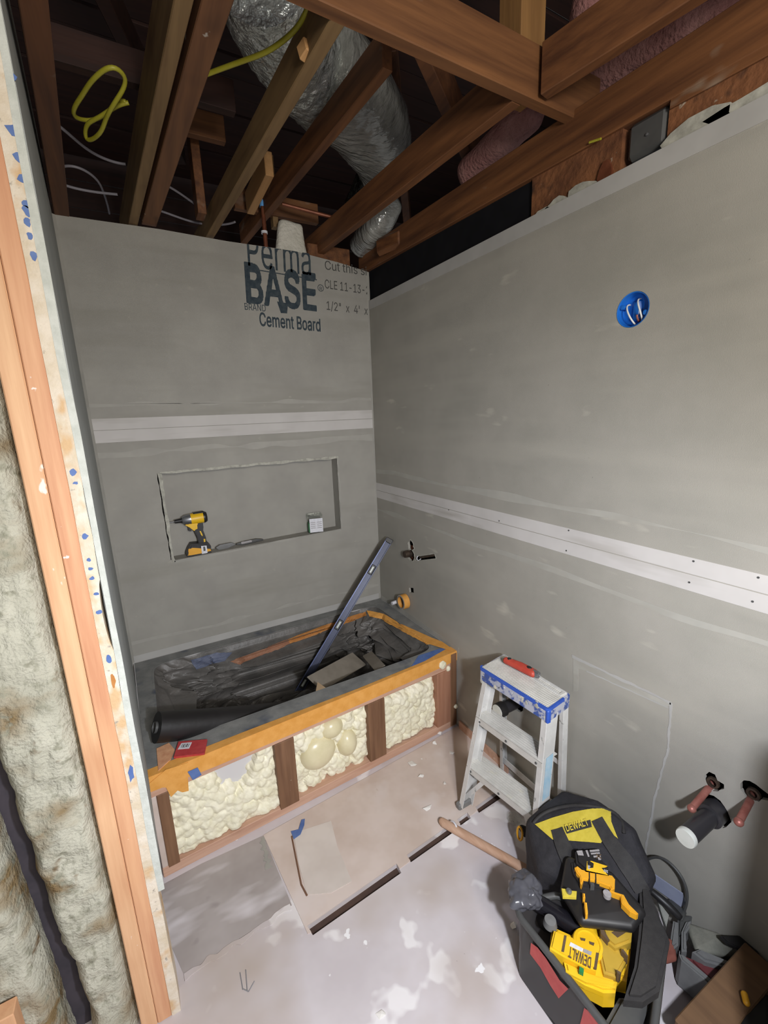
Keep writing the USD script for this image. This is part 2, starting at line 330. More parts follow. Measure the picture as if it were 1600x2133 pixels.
# ---- back wall with the niche cut out
T = Thing('wall_back', 'grey cement board wall behind the tub with printed lettering and a niche', 'wall', kind='structure')
N0, N1, NZ0, NZ1, ND = -1.252, -.268, .988, 1.455, .088
wall = Polygon([(-1.60, 0), (.012, 0), (.012, 2.545), (-.05, 2.555), (-.19, 2.575), (-.45, 2.60), (-.8, 2.598), (-1.1, 2.606), (-1.60, 2.60)]).difference(Polygon([(N0, NZ0 - .008), (N1, NZ0 + .012), (N1, NZ1), (N0, NZ1)]))
T.add('cement_board', prism(wall, (0, 0, 0), X, Z, Y, .013), cb_back)
nb = cat(box((N0 - .012, ND, NZ0 - .02), (N1 + .012, ND + .012, NZ1 + .012)), box((N0 - .012, .012, NZ0 - .02), (N0, ND, NZ1)), box((N1, .012, NZ0 - .02), (N1 + .012, ND, NZ1)),
         box((N0 - .012, .012, NZ1), (N1 + .012, ND, NZ1 + .012)), prism([(N0, NZ0 - .024), (N1, NZ0 - .012), (N1, NZ0 + .012), (N0, NZ0 - .006)], (0, .003, 0), X, Z, Y, ND - .003))
T.add('niche', nb, niche_m)
def ragged(p0, p1, w, n=30, seed=0, amp=.3):
    p0, p1 = V(*p0), V(*p1); d = p1 - p0; q = V(-d[1], d[0]) / np.linalg.norm(d)
    t = np.linspace(0, 1, n); a = [p0 + d * x + q * w * (.5 + amp * (noise(V(x * 14, seed, 0)) - .5)) for x in t]
    b = [p0 + d * x - q * w * (.5 + amp * (noise(V(x * 14, seed, 5)) - .5)) for x in t]
    return Polygon(a + b[::-1])
for k, (a, b, w) in enumerate([((N0 - .008, NZ1 + .004), (N1 + .01, NZ1 + .004), .014), ((N0 - .008, NZ1), (N0 - .004, NZ0 - .015), .014), ((N1 + .006, NZ1), (N1 + .006, NZ0 + .01), .011), ((N0, NZ0 - .014), (N1, NZ0 + .006), .012)]):
    T.add('niche_edge', prism(ragged(a, b, w, 40, k, .6), (0, -.0025, 0), X, Z, Y, .0028), plaster_edge if k < 2 else joint_dim)
T.add('niche_gap', prism(ragged((N0 - .019, NZ1), (N0 - .014, NZ0), .006, 40, 9, .9), (0, -.0008, 0), X, Z, Y, .001), black_void)
for z0, z1 in ((1.6845, 1.738), (1.624, 1.682)):
    T.add('joint_strip', prism([(-1.522, z0), (-.006, z0 + .004), (-.004, z1 + .003), (-1.520, z1)], (0, -.001, 0), X, Z, Y, .001), joint_white)
T.add('board_end_strip', box((-1.524, -.0012, .452), (-.012, 0, .494)), joint_mid)
T.add('corner_fillet', prism([(0, 0), (-.007, 0), (0, -.007)], (0, 0, .46), X, Y, Z, 2.08), joint_dim)
for zc, w_ in ((1.565, .022), (1.80, .016), (.56, .018)): T.add('thinset_smear', prism(ragged((-1.515, zc), (-.01, zc + .003), w_, 60, int(zc * 9), 1.2), (0, -.0005, 0), X, Z, Y, .0005), smear_b)
def place_text(s, pl, pr, h, bold=False, fat=0.):
    m = meshkit.text_mesh(s, h, depth=.0004, bold=bold)
    a, b = at(*pl, 'y', 0), at(*pr, 'y', 0); L = np.linalg.norm(b - a); e = (b - a) / L
    x = m.vertices; sx = L / x[:, 0].max(); up = unit(np.cross(-Y, e)) * -1
    up = V(-e[2], 0, e[0])
    v = a + x[:, :1] * sx * e + x[:, 1:2] * up - Y * (.0006 + x[:, 2:])
    m = trimesh.Trimesh(v, m.faces, process=False)
    m = m.slice_plane((0, 0, 2.575 if pl[0] > 640 else 2.598), (0, 0, -1)); m = m.slice_plane((-.006, 0, 0), (-1, 0, 0))
    trimesh.repair.fix_normals(m); return m
L_ = lambda x, y: at(x, y, 'y', 0)[[0, 2]]
T.add('printed_word', place_text('Perma', (513, 553), (648, 575), .165), ink)
T.add('printed_rule', prism([L_(510, 557), L_(660, 582), L_(660, 584), L_(510, 559)], (0, -.0009, 0), X, Z, Y, .0005), ink)
base = place_text('BASE', (508, 628), (660, 647), .19, True)
base2 = place_text('BASE', (511, 629), (658, 646), .175, True)
T.add('printed_word', cat(base, mv(base2, (0, -.0004, 0)), prism([L_(577, 628), L_(600, 632), L_(598, 653), L_(585, 652)], (0, -.0011, 0), X, Z, Y, .0004)), ink)
T.add('printed_word', place_text('BRAND', (509, 645), (554, 649), .033), ink)
T.add('printed_word', place_text('Cement Board', (540, 678), (668, 690), .066, True), ink)
rg = at(668, 600, 'y', 0); T.add('printed_symbol', cat(tube([rg + V(.017 * math.cos(a), -.001, .017 * math.sin(a)) for a in np.linspace(0, 2 * np.pi, 20, endpoint=False)], .0015, 4, True), place_text('R', (665, 604), (671, 605), .018)), ink)
for s, a, b, h in (('Cut this side', (676, 561), (786, 577), .046), ('CLE 11-13-20', (676, 600), (778, 615), .046), ('1/2"  x  4\'  x', (679, 645), (766, 656), .046)):
    T.add('printed_line', place_text(s, a, b, h), ink2)
T.done()

# ---- right wall with the cut-outs
T = Thing('wall_right', 'grey cement board wall on the right with pipe stubs and a white joint band', 'wall', kind='structure')
R_ = lambda x, y: at(x, y, 'x', 0)[[1, 2]]
def blob(c, r, n=18, seed=0, amp=.5, ry=None):
    ry = ry or r
    return Polygon([(c[0] + r * math.cos(t) * (1 + amp * (noise(V(math.cos(t) * 2 + seed, math.sin(t) * 2, seed)) - .5)), c[1] + ry * math.sin(t) * (1 + amp * (noise(V(math.cos(t) * 2 + seed, math.sin(t) * 2, seed)) - .5))) for t in np.linspace(0, 2 * np.pi, n, endpoint=False)])
vc = R_(858, 1157); sc_ = R_(835, 1249); ec = R_(1318, 645); d1, d2 = V(-2.054, .521), V(-1.27, .405)
hole_valve = union_all([blob(R_(856, 1136), .034, 20, 3, .7, .026), blob(R_(857, 1158), .040, 20, 4, .7, .032), Polygon([R_(866, 1160), R_(905, 1154), R_(908, 1163), R_(866, 1168)])])
holes = [hole_valve, blob(sc_, .020, 14, 5, .7), Polygon([R_(852, 1224), R_(861, 1225), R_(862, 1235), R_(853, 1234)]), Point(ec).buffer(.050), blob(d1, .043, 18, 6, .3), blob(d2, .042, 18, 7, .3), blob(R_(1487, 1630), .022, 12, 8, .8), blob(R_(1572, 1650), .026, 12, 9, .8)]
wall = Polygon([(.012, .0), (.012, ZR - .004), (-1.6, ZR), (-3.4, ZR), (-3.4, 0)])
for h in holes: wall = wall.difference(h)
T.add('cement_board', prism(wall, (0, 0, 0), Y, Z, X, .013), cb_right)
T.add('added_shade_backing', box((.105, -3.4, 0), (.115, .1, ZR - .02)), black_void)  # added black sheet, stands in for the shade inside the wall
for z0, z1 in ((1.2255, 1.274), (1.174, 1.2225)):
    T.add('joint_strip', box((-.001, -3.4, z0), (0, -.004, z1)), joint_white)
T.add('top_strip', prism([(-.004, ZR - .052), (-3.4, ZR - .056), (-3.4, ZR), (-.004, ZR - .002)], (-.0015, 0, 0), Y, Z, X, .0015), joint_mid)
T.add('board_end_strip', box((-.0012, -.86, .450), (0, -.012, .482)), joint_dim)
for zc, w_, e_ in ((1.352, .022, 1.345), (1.098, .022, 1.085)): T.add('thinset_smear', prism(ragged((-.01, zc), (-3.3, e_), w_, 90, int(zc * 9), 1.2), (-.0005, 0, 0), Y, Z, X, .0005), smear_r)
rr = lambda a, b, w, s: prism(ragged(R_(*a), R_(*b), w, 40, s, .5), (-.0012, 0, 0), Y, Z, X, .0013)
T.add('patch_outline', cat(rr((1192, 1367), (1398, 1464), .010, 1), rr((1222, 1398), (1392, 1474), .005, 2), rr((1398, 1464), (1392, 1560), .007, 3), rr((1392, 1560), (1365, 1660), .007, 4), rr((1365, 1660), (1341, 1795), .007, 5)), joint_mid)
def screw_marks(pts, f): return cat(*[lathe([(0, -.0005), (.004, -.0005), (.004, -.0015), (0, -.0012)], f(p), -X if f(p)[0] > -.01 and abs(f(p)[1]) > .02 else -Y, 8) for p in pts])
T.add('patch_fill', prism([R_(*p) for p in ((1194, 1370), (1397, 1466), (1391, 1473), (1224, 1398), (1205, 1392), (1204, 1440), (1194, 1440))], (-.0008, 0, 0), Y, Z, X, .0008), smear_r)
T.add('screw_head', cat(*[lathe([(.003, 0), (.003, .0012), (0, .0009)], at(*p, 'x', -.001), -X, 8) for p in [(935, 1062), (1040, 1085), (1185, 1105), (1180, 1147), (1445, 1169), (1436, 1213), (1580, 1203), (1568, 1253)]]), grey_dk, kind='stuff')
T.done()

# ---- unseen low wall, out of view, placed to shade the lower right
T = Thing('unseen_wall', 'unseen low wall out of view on the right, shading the lower right corner', 'wall', kind='structure'); T.add('cement_board', box((-.50, -2.46, 0), (-.002, -2.42, 1.15), .003), cb_left); T.done()
# ---- left wall: board on the side of the double stud
A0, A1 = V(-1.524, .0), V(-1.450, -1.368)
e = unit(A1 - A0); nrm = V(e[1], -e[0]); nrm = nrm if nrm[0] < 0 else -nrm
T = Thing('wall_left', 'grey cement board side wall of the tub alcove seen edge on', 'wall', kind='structure')
LL = np.linalg.norm(A1 - A0); e3, n3 = V(*e, 0), V(*nrm, 0)
T.add('cement_board', prism([(0, .45), (LL - .001, .45), (LL - .001, 2.9), (0, 2.9)], (*A0, 0), e3, Z, n3, .014), cb_left)
edge = ragged((0.000, .45), (0.000, 2.9), .0145, 120, 3, .35)
ee = prism(affinity.translate(edge, -.0072, 0), (*A1, 0), X, Z, -Y, .004)
T.add('board_edge', ee, board_edge_m, label='pale broken front edge of the cement board')
T.add('corner_fillet', prism([(0, 0), (.012, 0), (0, -.012)], (*A0, .46), X, Y, Z, 2.14), joint_dim)
T.done()

# ---- floor: pale slab with plywood, slot, grey sheet
T = Thing('floor', 'pale plaster-splashed bathroom floor with plywood along the tub', 'floor', kind='structure')
F_ = lambda x, y: at(x, y, 'z', 0)[:2]
slots = [Polygon([F_(*p) for p in q]) for q in ([(640, 1930), (652, 1948), (836, 1818), (826, 1800)], [(847, 1782), (856, 1796), (944, 1734), (935, 1720)], [(952, 1708), (960, 1719), (981, 1704), (973, 1693)], [(990, 1682), (998, 1693), (1046, 1661), (1036, 1649)])]
fl = Polygon([(-3.2, -4.2), (1.0, -4.2), (1.0, .1), (-3.2, .1)])
ply = Polygon([F_(549, 1741), F_(641, 1946), F_(655, 1940)] + [F_(*p) for p in ((836, 1808), (944, 1728), (1046, 1650))] + [V(-.005, -1.20), V(-.005, -.86)]).buffer(0)
SL = union_all(slots); fl2 = fl.difference(SL)
T.add('slab', prism(fl2, (0, 0, -.02), X, Y, Z, .02), floor_m)
T.add('slab_underside', box((-3.2, -4.2, -.05), (1.0, .1, -.018)), dark_slot)
T.add('plywood_sheet', prism(ply.difference(SL), (0, 0, 0), X, Y, Z, .004), w_ply)
T.add('hardboard_patch', prism([F_(*p) for p in ((612, 1737), (690, 1712), (703, 1765), (733, 1838), (690, 1862), (640, 1866), (622, 1800))], (0, 0, .004), X, Y, Z, .002), patch_m)
T.add('crack', tube([(*F_(*p), .005) for p in ((608, 1744), (618, 1795), (628, 1845), (640, 1868))], .0035, 5), crack_m)
T.add('grey_sheet', prism([F_(*p) for p in ((335, 1846), (420, 1800), (549, 1741), (608, 1886), (500, 1955), (384, 2032), (352, 1960))], (0, 0, 0), X, Y, Z, .002), floor_grey)
T.add('sheet_edge', prism(ragged(F_(606, 1890), F_(384, 2036), .018, 50, 4, .9), (0, 0, .001), X, Y, Z, .003), floor_m)
T.add('sheet_seam', prism(ragged(F_(548, 1745), F_(560, 1810), .022, 30, 8, .7), (0, 0, .0015), X, Y, Z, .002), joint_dim)
T.add('pencil_mark', cat(*[tube([(*F_(*p), .0006) for p in q], .0016, 4) for q in ([(500, 2026), (506, 2062)], [(512, 2020), (515, 2064)], [(530, 2044), (518, 2066)], [(506, 2060), (518, 2066)])]), pencil)
T.done()

# ---- baseboard remnant between the tub and the ladder at the foot of the right wall
# ================================================================ FRONT PARTITION (left)
YP = -1.37
for k, (x0, x1, mt, lab) in enumerate([(-1.564, -1.5255, w_stud, 'orange-brown wall stud beside the mineral wool, outer of the two'), (-1.5245, -1.487, w_stud2, 'ridged reddish wall stud next to the paint-flecked strip, inner of the two')]):
    single('wall_stud', box((x0, YP, 0), (x1, YP + .09, 2.85), .0025), mt, lab, 'stud')
# paint-flecked old strip between stud and board
zz = np.linspace(0, 2.85, 160)
left = [(-1.488 + .0015 * (noise(V(z * 9, 1, 0)) - .5), z) for z in zz]
def shim_r(z):
    r = -1.4635 + .004 * (noise(V(z * 13, 2, 0)) - .5)
    if 1.19 < z < 1.36: r -= .0085 * math.sin((z - 1.19) / .17 * math.pi) ** .5
    if z < .45: r = -1.4635 + .004 * (noise(V(z * 9, 3, 0)) - .5)
    return r
T = Thing('plaster_strip', 'narrow cream strip with chipped paint and blue flecks between stud and board edge', 'trim')
T.add('strip', prism(left + [(shim_r(z), z) for z in zz[::-1]], (0, YP - .001, 0), X, Z, Y, .06), shim_m)
blz = [.02 + at(25, y, 'y', YP)[2] for y in ()]
for px_, py_, w, h in [(24, 158, 8, 8), (32, 272, 18, 12), (42, 330, 14, 12), (46, 372, 12, 9), (54, 425, 14, 10), (55, 440, 10, 12), (57, 462, 8, 9), (61, 490, 7, 8), (69, 534, 9, 10), (152, 984, 9, 10), (157, 1006, 8, 5), (176, 1117, 9, 8), (184, 1166, 7, 5), (187, 1185, 7, 5), (191, 1204, 8, 5), (199, 1237, 8, 5), (206, 1274, 10, 7), (226, 1372, 9, 16), (235, 1420, 6, 20), (272, 1612, 9, 22)]:
    c = at(px_ + 1, py_, 'y', YP - .0012); s = np.linalg.norm(c - CAM) / FPX
    T.add('blue_fleck', prism(blob((c[0], c[2]), max(w * s * .5, .003), 9, py_, .8, h * s * .6), (0, c[1] - .0006, 0), X, Z, Y, .0008), bl_tape if rng.random() < .7 else or_tape2 if rng.random() < .1 else bl_tape)
T.done()
# mineral wool batts with a dark gap between them
def batt(name, x0f, x1f, z0, z1, yb, label, seed):
    nz, nx = 230, 46; P = np.zeros((nz, nx, 3))
    for i, z in enumerate(np.linspace(z0, z1, nz)):
        a, b = x0f(z), x1f(z)
        a += .012 * (fbm(V(z * 22, seed, 1)) - .5); b += .008 * (fbm(V(z * 22, seed, 9)) - .5)
        t = np.linspace(0, 1, nx); xs = a + (b - a) * t
        q = np.c_[xs * 14, np.full(nx, z * 14), np.full(nx, seed)]
        bul = .030 * (fbm(q, 4) - .5) + .014 * (fbm(q * 4.2, 3) - .5)
        edge = np.minimum(t, 1 - t) * (b - a); rnd = .045 * np.clip(1 - edge / .03, 0, 1) ** 2
        P[i, :, 0], P[i, :, 2], P[i, :, 1] = xs, z, yb + bul + rnd
    B = P.copy(); B[:, :, 1] = yb + .085
    m = cat(grid(P), grid(B[:, ::-1]), grid(np.stack([P[:, 0], B[:, 0]], 1)), grid(np.stack([B[:, -1], P[:, -1]], 1)))
    single(name, m, wool, label, 'insulation', smooth=True)
gapx = lambda z: np.interp(z, [0, .148, .45, .913, 2.8], [-1.672, -1.677, -1.70, -1.722, -1.76])
batt('insulation_batt', gapx, lambda z: -1.567 - (.004 if z > 1.2 else 0), 0, 2.8, YP + .012, 'thick greenish beige mineral wool batt pressed against the stud', 1)
batt('insulation_batt', lambda z: -1.99, lambda z: np.interp(z, [0, .3, .8, 2.8], [-1.728, -1.738, -1.765, -1.80]), 0, 2.8, YP + .02, 'mineral wool batt in the lower left corner beyond the dark gap', 2)
single('wall_sheathing', box((-2.6, YP + .112, 0), (-1.487, YP + .127, 2.85)), M('sheathing_dark', (52, 48, 54), (66, 60, 66), scale=14, rough=.95), 'black sheathing board showing in the gap between the wool batts', 'board')
single('wall_stud', box((-1.84, YP - .03, 0), (-1.792, YP + .012, .34), .0025), w_stud2, 'reddish timber standing at the extreme lower left corner', 'stud')

# ================================================================ CEILING FRAMING AND ATTIC
JH = .14
def joist(p0, p1, mat, label, w=.038, h=JH, name='ceiling_joist', c=.0025, cat_='joist'):
    single(name, beam(p0, p1, w, h, c, anchor=-1), mat, label, cat_)
joist((-1.512, .35, 2.60), (-1.36, -1.9, 2.60), w_yd, 'dark ceiling joist running right above the left wall', w=.055)
joist((-1.242, .35, 2.61), (-1.105, -1.55, 2.61), w_y2, 'pale-edged ceiling joist beside the hanging yellow cable loop')
joist((-1.150, .02, 2.62), (-1.046, -1.46, 2.615), w_yd2, 'reddish joist with white paint spots right of the pale-edged joist', w=.062, h=.2)
joist((-.895, .35, 2.612), (-.800, -1.40, 2.61), w_y2, 'joist with a knot and pale lower edge left of the foil duct', h=.10)
joist(at(508, 508, 'z', 2.76), at(808, 146, 'z', 2.76), w_y, 'stained joist with nail scrapes crossing under the foil duct', h=.105)
joist((-.300, .35, 2.612), (-.208, -1.385, 2.61), w_y, 'brown joist with pale underside right of the foil duct', h=.125)
joist((.024, .12, 2.562), (.030, -2.9, 2.455), w_y, 'long timber plate running along above the top of the right wall', h=.125)
single('ceiling_beam', cat(beam((-1.0, -1.415, 2.61), (.13, -1.40, 2.61), .038, .14, .0025, anchor=-1)), w_x, 'cross beam running diagonally across the picture to the post', 'beam')
single('wood_post', cat(box((-.205, -1.394, 2.655), (-.105, -1.300, 3.5), .003)), w_post, 'upright timber post rising from the crossing of the beams', 'post')
joist((-.150, -1.436, 2.613), (.085, -2.75, 2.613), w_y, 'joist running from the post towards the top right corner', h=.13)
single('wood_block', beam(at(634, 122, 'z', 2.63), at(650, 98, 'z', 2.64), .045, .035, .003), w_block, 'short pale block nailed to the joist beside the cross beam', 'block')
# short offcut hanging at the back wall
o0 = at(548, 395, 'z', 2.66)
single('wood_block', beam(at(560, 340, 'z', 2.82), at(520, 425, 'z', 2.80), .038, .10, .0025), w_block, 'short fresh-cut block sticking up beside the blue-capped pipe', 'block')
for k, (a, b, lab) in enumerate([((-1.42, -.62, 2.86), (-.86, -.62, 2.86), 'dark board crossing the attic behind the yellow cable loop'), ((-1.12, -.25, 2.95), (-.82, -.25, 2.95), 'short dark board crossing behind the second pair of joists'), ((-.72, .12, 2.85), (-.25, .12, 2.85), 'brown board crossing low behind the foil duct')]):
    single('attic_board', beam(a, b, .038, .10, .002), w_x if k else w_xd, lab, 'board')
single('attic_strut', beam((-.93, -.10, 2.65), (-.93, -.10, 3.1), .038, .09, .002), w_y, 'small upright strut behind the joist left of the duct', 'strut')
single('attic_strut', beam((-.50, .14, 2.75), (-.50, .14, 3.1), .03, .05, .002), w_y2, 'thin upright strut in the dark behind the duct', 'strut')
for k, (a, b, lab) in enumerate([((-.75, -1.2, 3.25), (.45, -.6, 2.75), 'dark sloping rafter behind the post on its left'), ((-.1, -.5, 3.36), (.7, .6, 3.0), 'faint sloping rafter far behind the duct'), ((-1.5, -1.2, 3.2), (-.9, .5, 3.2), 'dark rafter overhead at the upper left')]):
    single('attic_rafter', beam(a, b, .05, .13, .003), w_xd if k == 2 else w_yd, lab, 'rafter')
T = Thing('ceiling', 'dark reddish roof boards high above the open joists', 'ceiling', kind='structure')
for k in range(30):
    y = -3.0 + k * .142
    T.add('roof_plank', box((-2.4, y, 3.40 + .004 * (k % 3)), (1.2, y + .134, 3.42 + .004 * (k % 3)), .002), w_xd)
T.done()
T = Thing('added_attic_wall', 'added dark boards closing off the attic behind the joists', 'wall', kind='structure')  # added boards hide the ambient background behind the joists
for k in range(7): T.add('added_end_board', box((-2.4, 1.30, 2.30 + k * .165), (1.2, 1.32, 2.46 + k * .165), .002), w_xd); T.add('added_end_board', box((1.18, -3.0, 2.45 + k * .145), (1.2, 1.3, 2.59 + k * .145), .002), w_xd); T.add('added_end_board', box((-2.4, -1.2, 2.30 + k * .165), (-2.38, 1.3, 2.46 + k * .165), .002), w_xd)
T.done()
single('building_felt', prism([(.15, ZR - .03), (-1.235, ZR - .03), (-1.242, 2.518), (.15, 2.562)], (.030, 0, 0), Y, Z, X, .004), felt, 'black building felt above the top edge of the right wall', 'felt')
T = Thing('wall_header', 'old stained header with plaster remains above the right wall', 'header')
T.add('header_board', cat(prism([(-1.245, ZR - .05), (-1.585, ZR - .05), (-1.585, 2.505), (-1.245, 2.516)], (.020, 0, 0), Y, Z, X, .05), prism([(-1.715, ZR - .05), (-3.0, ZR - .05), (-3.0, 2.452), (-1.715, 2.50)], (.022, 0, 0), Y, Z, X, .05)), w_old)
T.add('header_rail', beam((.016, -1.72, 2.488), (.016, -2.9, 2.446), .008, .022, .002), w_y)
for k, (y, w, h) in enumerate([(-1.30, .030, .020), (-1.36, .05, .028), (-1.45, .06, .032), (-1.54, .03, .05), (-1.80, .10, .040), (-1.90, .09, .045), (-1.99, .06, .032)]):
    T.add('plaster_remnant', prism(blob((y, ZR - .004), w, 14, k, .9, h), (.012, 0, 0), Y, Z, X, .010), copper_d if k == 3 else plaster_edge)
T.done()
jb = at(1330, 285, 'x', .03)
T = Thing('junction_box', 'dull grey metal junction box in the gap of the old header', 'box')
T.add('box_body', box((.02, -1.712, 2.405), (.075, -1.600, 2.500), .012), grey_dk); T.add('box_screw', lathe([(.004, 0), (.004, .003), (0, .004)], (.0195, -1.66, 2.45), -X, 10), steel); T.done()
single('pencil_stub', tube([at(1228, 297, 'x', .0), at(1252, 289, 'x', .0)], .0035, 6), wire_y, 'small yellow splinter lying under the crossing of the beams', 'splinter')
# pink fibreglass
def fluff(name, pts, r, mat, label, seed, amp=.35, cat_='insulation'):
    m = rhull(pts, r, 2); m = m.subdivide_to_size(.03); v = np.array(m.vertices); c = v.mean(0)
    d = (v - c); L = np.linalg.norm(d, axis=1, keepdims=True)
    v = c + d * (1 + amp * (fbm(v * 9 + seed, 4)[:, None] - .5)); m = trimesh.Trimesh(v, m.faces, process=False)
    trimesh.repair.fix_normals(m); single(name, m, mat, label, cat_, smooth=True)
fluff('fibreglass_tuft', [at(980, 355, 'z', 2.76), at(1045, 290, 'z', 2.78), at(1105, 240, 'z', 2.80)], .055, pink, 'pink fibreglass bulging between the joists below the post', 1)
fluff('fibreglass_tuft', [at(1225, 170, 'z', 2.80), at(1330, 110, 'z', 2.78), at(1430, 60, 'z', 2.76), at(1540, 10, 'z', 2.76)], .06, pink, 'long strip of pink fibreglass between the two joists at upper right', 2)
fluff('fibreglass_tuft', [at(1235, 10, 'z', 3.0), at(1225, 70, 'z', 3.0), at(1215, 130, 'z', 2.95)], .07, pink, 'hanging pink fibreglass clump right of the post at the top', 3)
fluff('wool_wad', [at(590, 470, 'y', .06), at(620, 480, 'y', .06), at(600, 500, 'y', .05), at(585, 520, 'y', .05), at(628, 524, 'y', .05)], .028, white_wool, 'white wad of wool stuffed on top of the back wall by the pipe', 4, .3)
# foil duct
def duct(ctrl, rad, n, seed, amp=1.):
    p = spline(ctrl, n); r = np.interp(np.linspace(0, 1, n), np.linspace(0, 1, len(rad)), rad)
    m = tube(p, r, 40); v = np.array(m.vertices)
    q = fbm(v * V(16, 16, 16) + seed, 4) - .5; w = np.abs(noise(v * V(30, 9, 30) + seed) - .5)
    cen = np.vstack([np.repeat(p, 40, 0), p[:1], p[-1:]]); d = v - cen; L = np.linalg.norm(d, axis=1, keepdims=True) + 1e-6
    v = v + d / L * amp * (q[:, None] * .030 - w[:, None] * .028); return trimesh.Trimesh(v, m.faces, process=False)
T = Thing('flexible_duct', 'silver foil flexible duct wrapped in clear film snaking above the joists', 'duct')
T.add('foil_hose', duct([at(540, -90, 'z', 2.99), at(575, 20, 'z', 3.0), at(630, 130, 'z', 3.04), at(680, 215, 'z', 3.07)], [.165, .165, .16, .14], 60, 1), foil, True)
T.add('film_sleeve', duct([at(650, 110, 'z', 3.07), at(725, 200, 'z', 3.08), at(785, 290, 'z', 3.06), at(800, 370, 'z', 2.98)], [.175, .19, .185, .135], 60, 2, .45), foil_wrap, True)
T.add('gathered_end', duct([at(800, 345, 'z', 3.0), at(768, 400, 'z', 2.95), at(742, 440, 'z', 2.90)], [.12, .10, .08], 40, 3), foil_dark, True)
T.add('collar', duct([at(812, 420, 'z', 2.84), at(786, 468, 'z', 2.74), at(762, 498, 'z', 2.72), at(748, 518, 'z', 2.70)], [.075, .08, .075, .065], 40, 4, .45), foil_wrap, True)
T.done()
# cables and pipes
def cable(name, pts, r, mat, label, n=60): single(name, tube(spline(pts, n), r, 8), mat, label, 'cable', smooth=True)
Zc = 2.74
cable('electrical_cable', [at(*p, 'z', Zc + dz) for p, dz in (((262, 212), 0), ((225, 232), .01), ((190, 250), .0), ((160, 245), -.02), ((170, 200), -.02), ((205, 155), -.01), ((240, 142), .0), ((258, 158), .0), ((245, 205), -.03), ((220, 250), -.05), ((200, 285), -.06), ((180, 288), -.05), ((178, 272), -.04), ((205, 245), -.03), ((235, 226), -.015), ((268, 214), 0))], .0065, wire_y, 'yellow cable hanging in a loose loop left of the pale joist', 120)
cable('electrical_cable', [at(*p, 'z', z) for p, z in (((430, 155), 2.72), ((470, 140), 2.72), ((520, 122), 2.71), ((560, 105), 2.70), ((600, 76), 2.70), ((632, 36), 2.70), ((650, -10), 2.72))], .0065, wire_y, 'yellow cable curving under the foil duct')
cable('electrical_cable', [at(*p, 'z', 2.78) for p in ((122, 262), (150, 285), (200, 322), (230, 335), (262, 342))], .0055, wire_g, 'upper grey cable drooping behind the left joists')
cable('electrical_cable', [at(*p, 'z', 2.72) for p in ((128, 348), (165, 350), (195, 368), (212, 392), (222, 420), (228, 445))], .005, wire_g, 'thin grey cable arching down to the back wall top')
cable('electrical_cable', [at(*p, 'z', 2.70) for p in ((130, 384), (170, 395), (215, 402), (245, 405))], .0055, wire_g, 'lowest grey cable between the left joists')
cable('electrical_cable', [at(*p, 'z', 2.74) for p in ((345, 385), (385, 410), (420, 434), (440, 445))], .005, wire_g, 'grey cable behind the second pair of joists, upper one')
cable('electrical_cable', [at(*p, 'z', 2.69) for p in ((330, 438), (370, 452), (410, 464), (440, 468), (490, 462))], .005, wire_g, 'grey cable behind the second pair of joists, lower one')
T = Thing('capped_pipe', 'thin dark pipe with a light blue cap above the back wall', 'pipe')
pb, pt = at(552, 492, 'y', .03), at(547, 428, 'y', .03); T.add('pipe', tube([pb - V(0, 0, .12), pt], .011, 12), copper_d, 30); T.add('cap', lathe([(.0155, 0), (.0155, .024), (.010, .034), (0, .036)], pt - V(0, 0, .008), Z, 14), M('cap_blue', (110, 176, 240), rough=.4), 30); T.add('collar', lathe([(.011, 0), (.017, 0), (.017, .012), (.011, .012)], at(551, 487, 'y', .03), Z, 14), label_w, 30); T.done()
single('copper_pipe', tube([at(588, 425, 'z', 2.80), at(735, 464, 'z', 2.74)], .009, 10), copper_d, 'thin copper pipe running between joists left of the duct end', 'pipe', 30)
single('copper_pipe', tube([at(795, 478, 'z', 2.70), at(846, 496, 'z', 2.70)], .009, 10), copper_d, 'short copper pipe near the corner below the duct collar', 'pipe', 30)
single('wood_block', beam(at(786, 536, 'z', 2.57), at(840, 513, 'z', 2.57), .04, .09, .02, anchor=-1), w_y, 'reddish rounded block end in the corner above the back wall', 'block')
single('blocking', box((-.36, .02, 2.56), (-.10, .06, 2.66), .003), w_y, 'brown blocking behind the top of the back wall', 'block')
def cast(m, px):
    """first hits of the pixels' rays on mesh m"""
    TR = m.triangles; c = (np.asarray(m.vertices) - CAM) @ ROT; sc = np.c_[800 - FPX * c[:, 0] / c[:, 2], 1066.5 + FPX * c[:, 1] / c[:, 2]][m.faces]
    lo, hi = sc.min(1), sc.max(1); P, N = [], []
    for x, y in px:
        k = (lo[:, 0] <= x + 1) & (hi[:, 0] >= x - 1) & (lo[:, 1] <= y + 1) & (hi[:, 1] >= y - 1)
        if not k.any(): P.append([np.nan] * 3); N.append([0, 0, 1]); continue
        tri = TR[k]; a = tri[:, 0]; e1 = tri[:, 1] - a; e2 = tri[:, 2] - a; n = np.cross(e1, e2)
        d = unit(ROT @ np.array([(x - 800) / FPX, -(y - 1066.5) / FPX, -1.0]))
        h = np.cross(d, e2); det = (e1 * h).sum(1); det = np.where(np.abs(det) < 1e-12, 1e-12, det)
        s = CAM - a; u = (s * h).sum(1) / det; q = np.cross(s, e1); v = (q @ d) / det; t = (e2 * q).sum(1) / det
        ok = (u >= -1e-6) & (v >= -1e-6) & (u + v <= 1 + 1e-6) & (t > .1)
        if not ok.any(): P.append([np.nan] * 3); N.append([0, 0, 1]); continue
        i = np.where(ok, t, 1e9).argmin(); k = unit(n[i]); P.append(CAM + d * t[i]); N.append(k if k @ d < 0 else -k)
    return np.array(P), np.array(N)
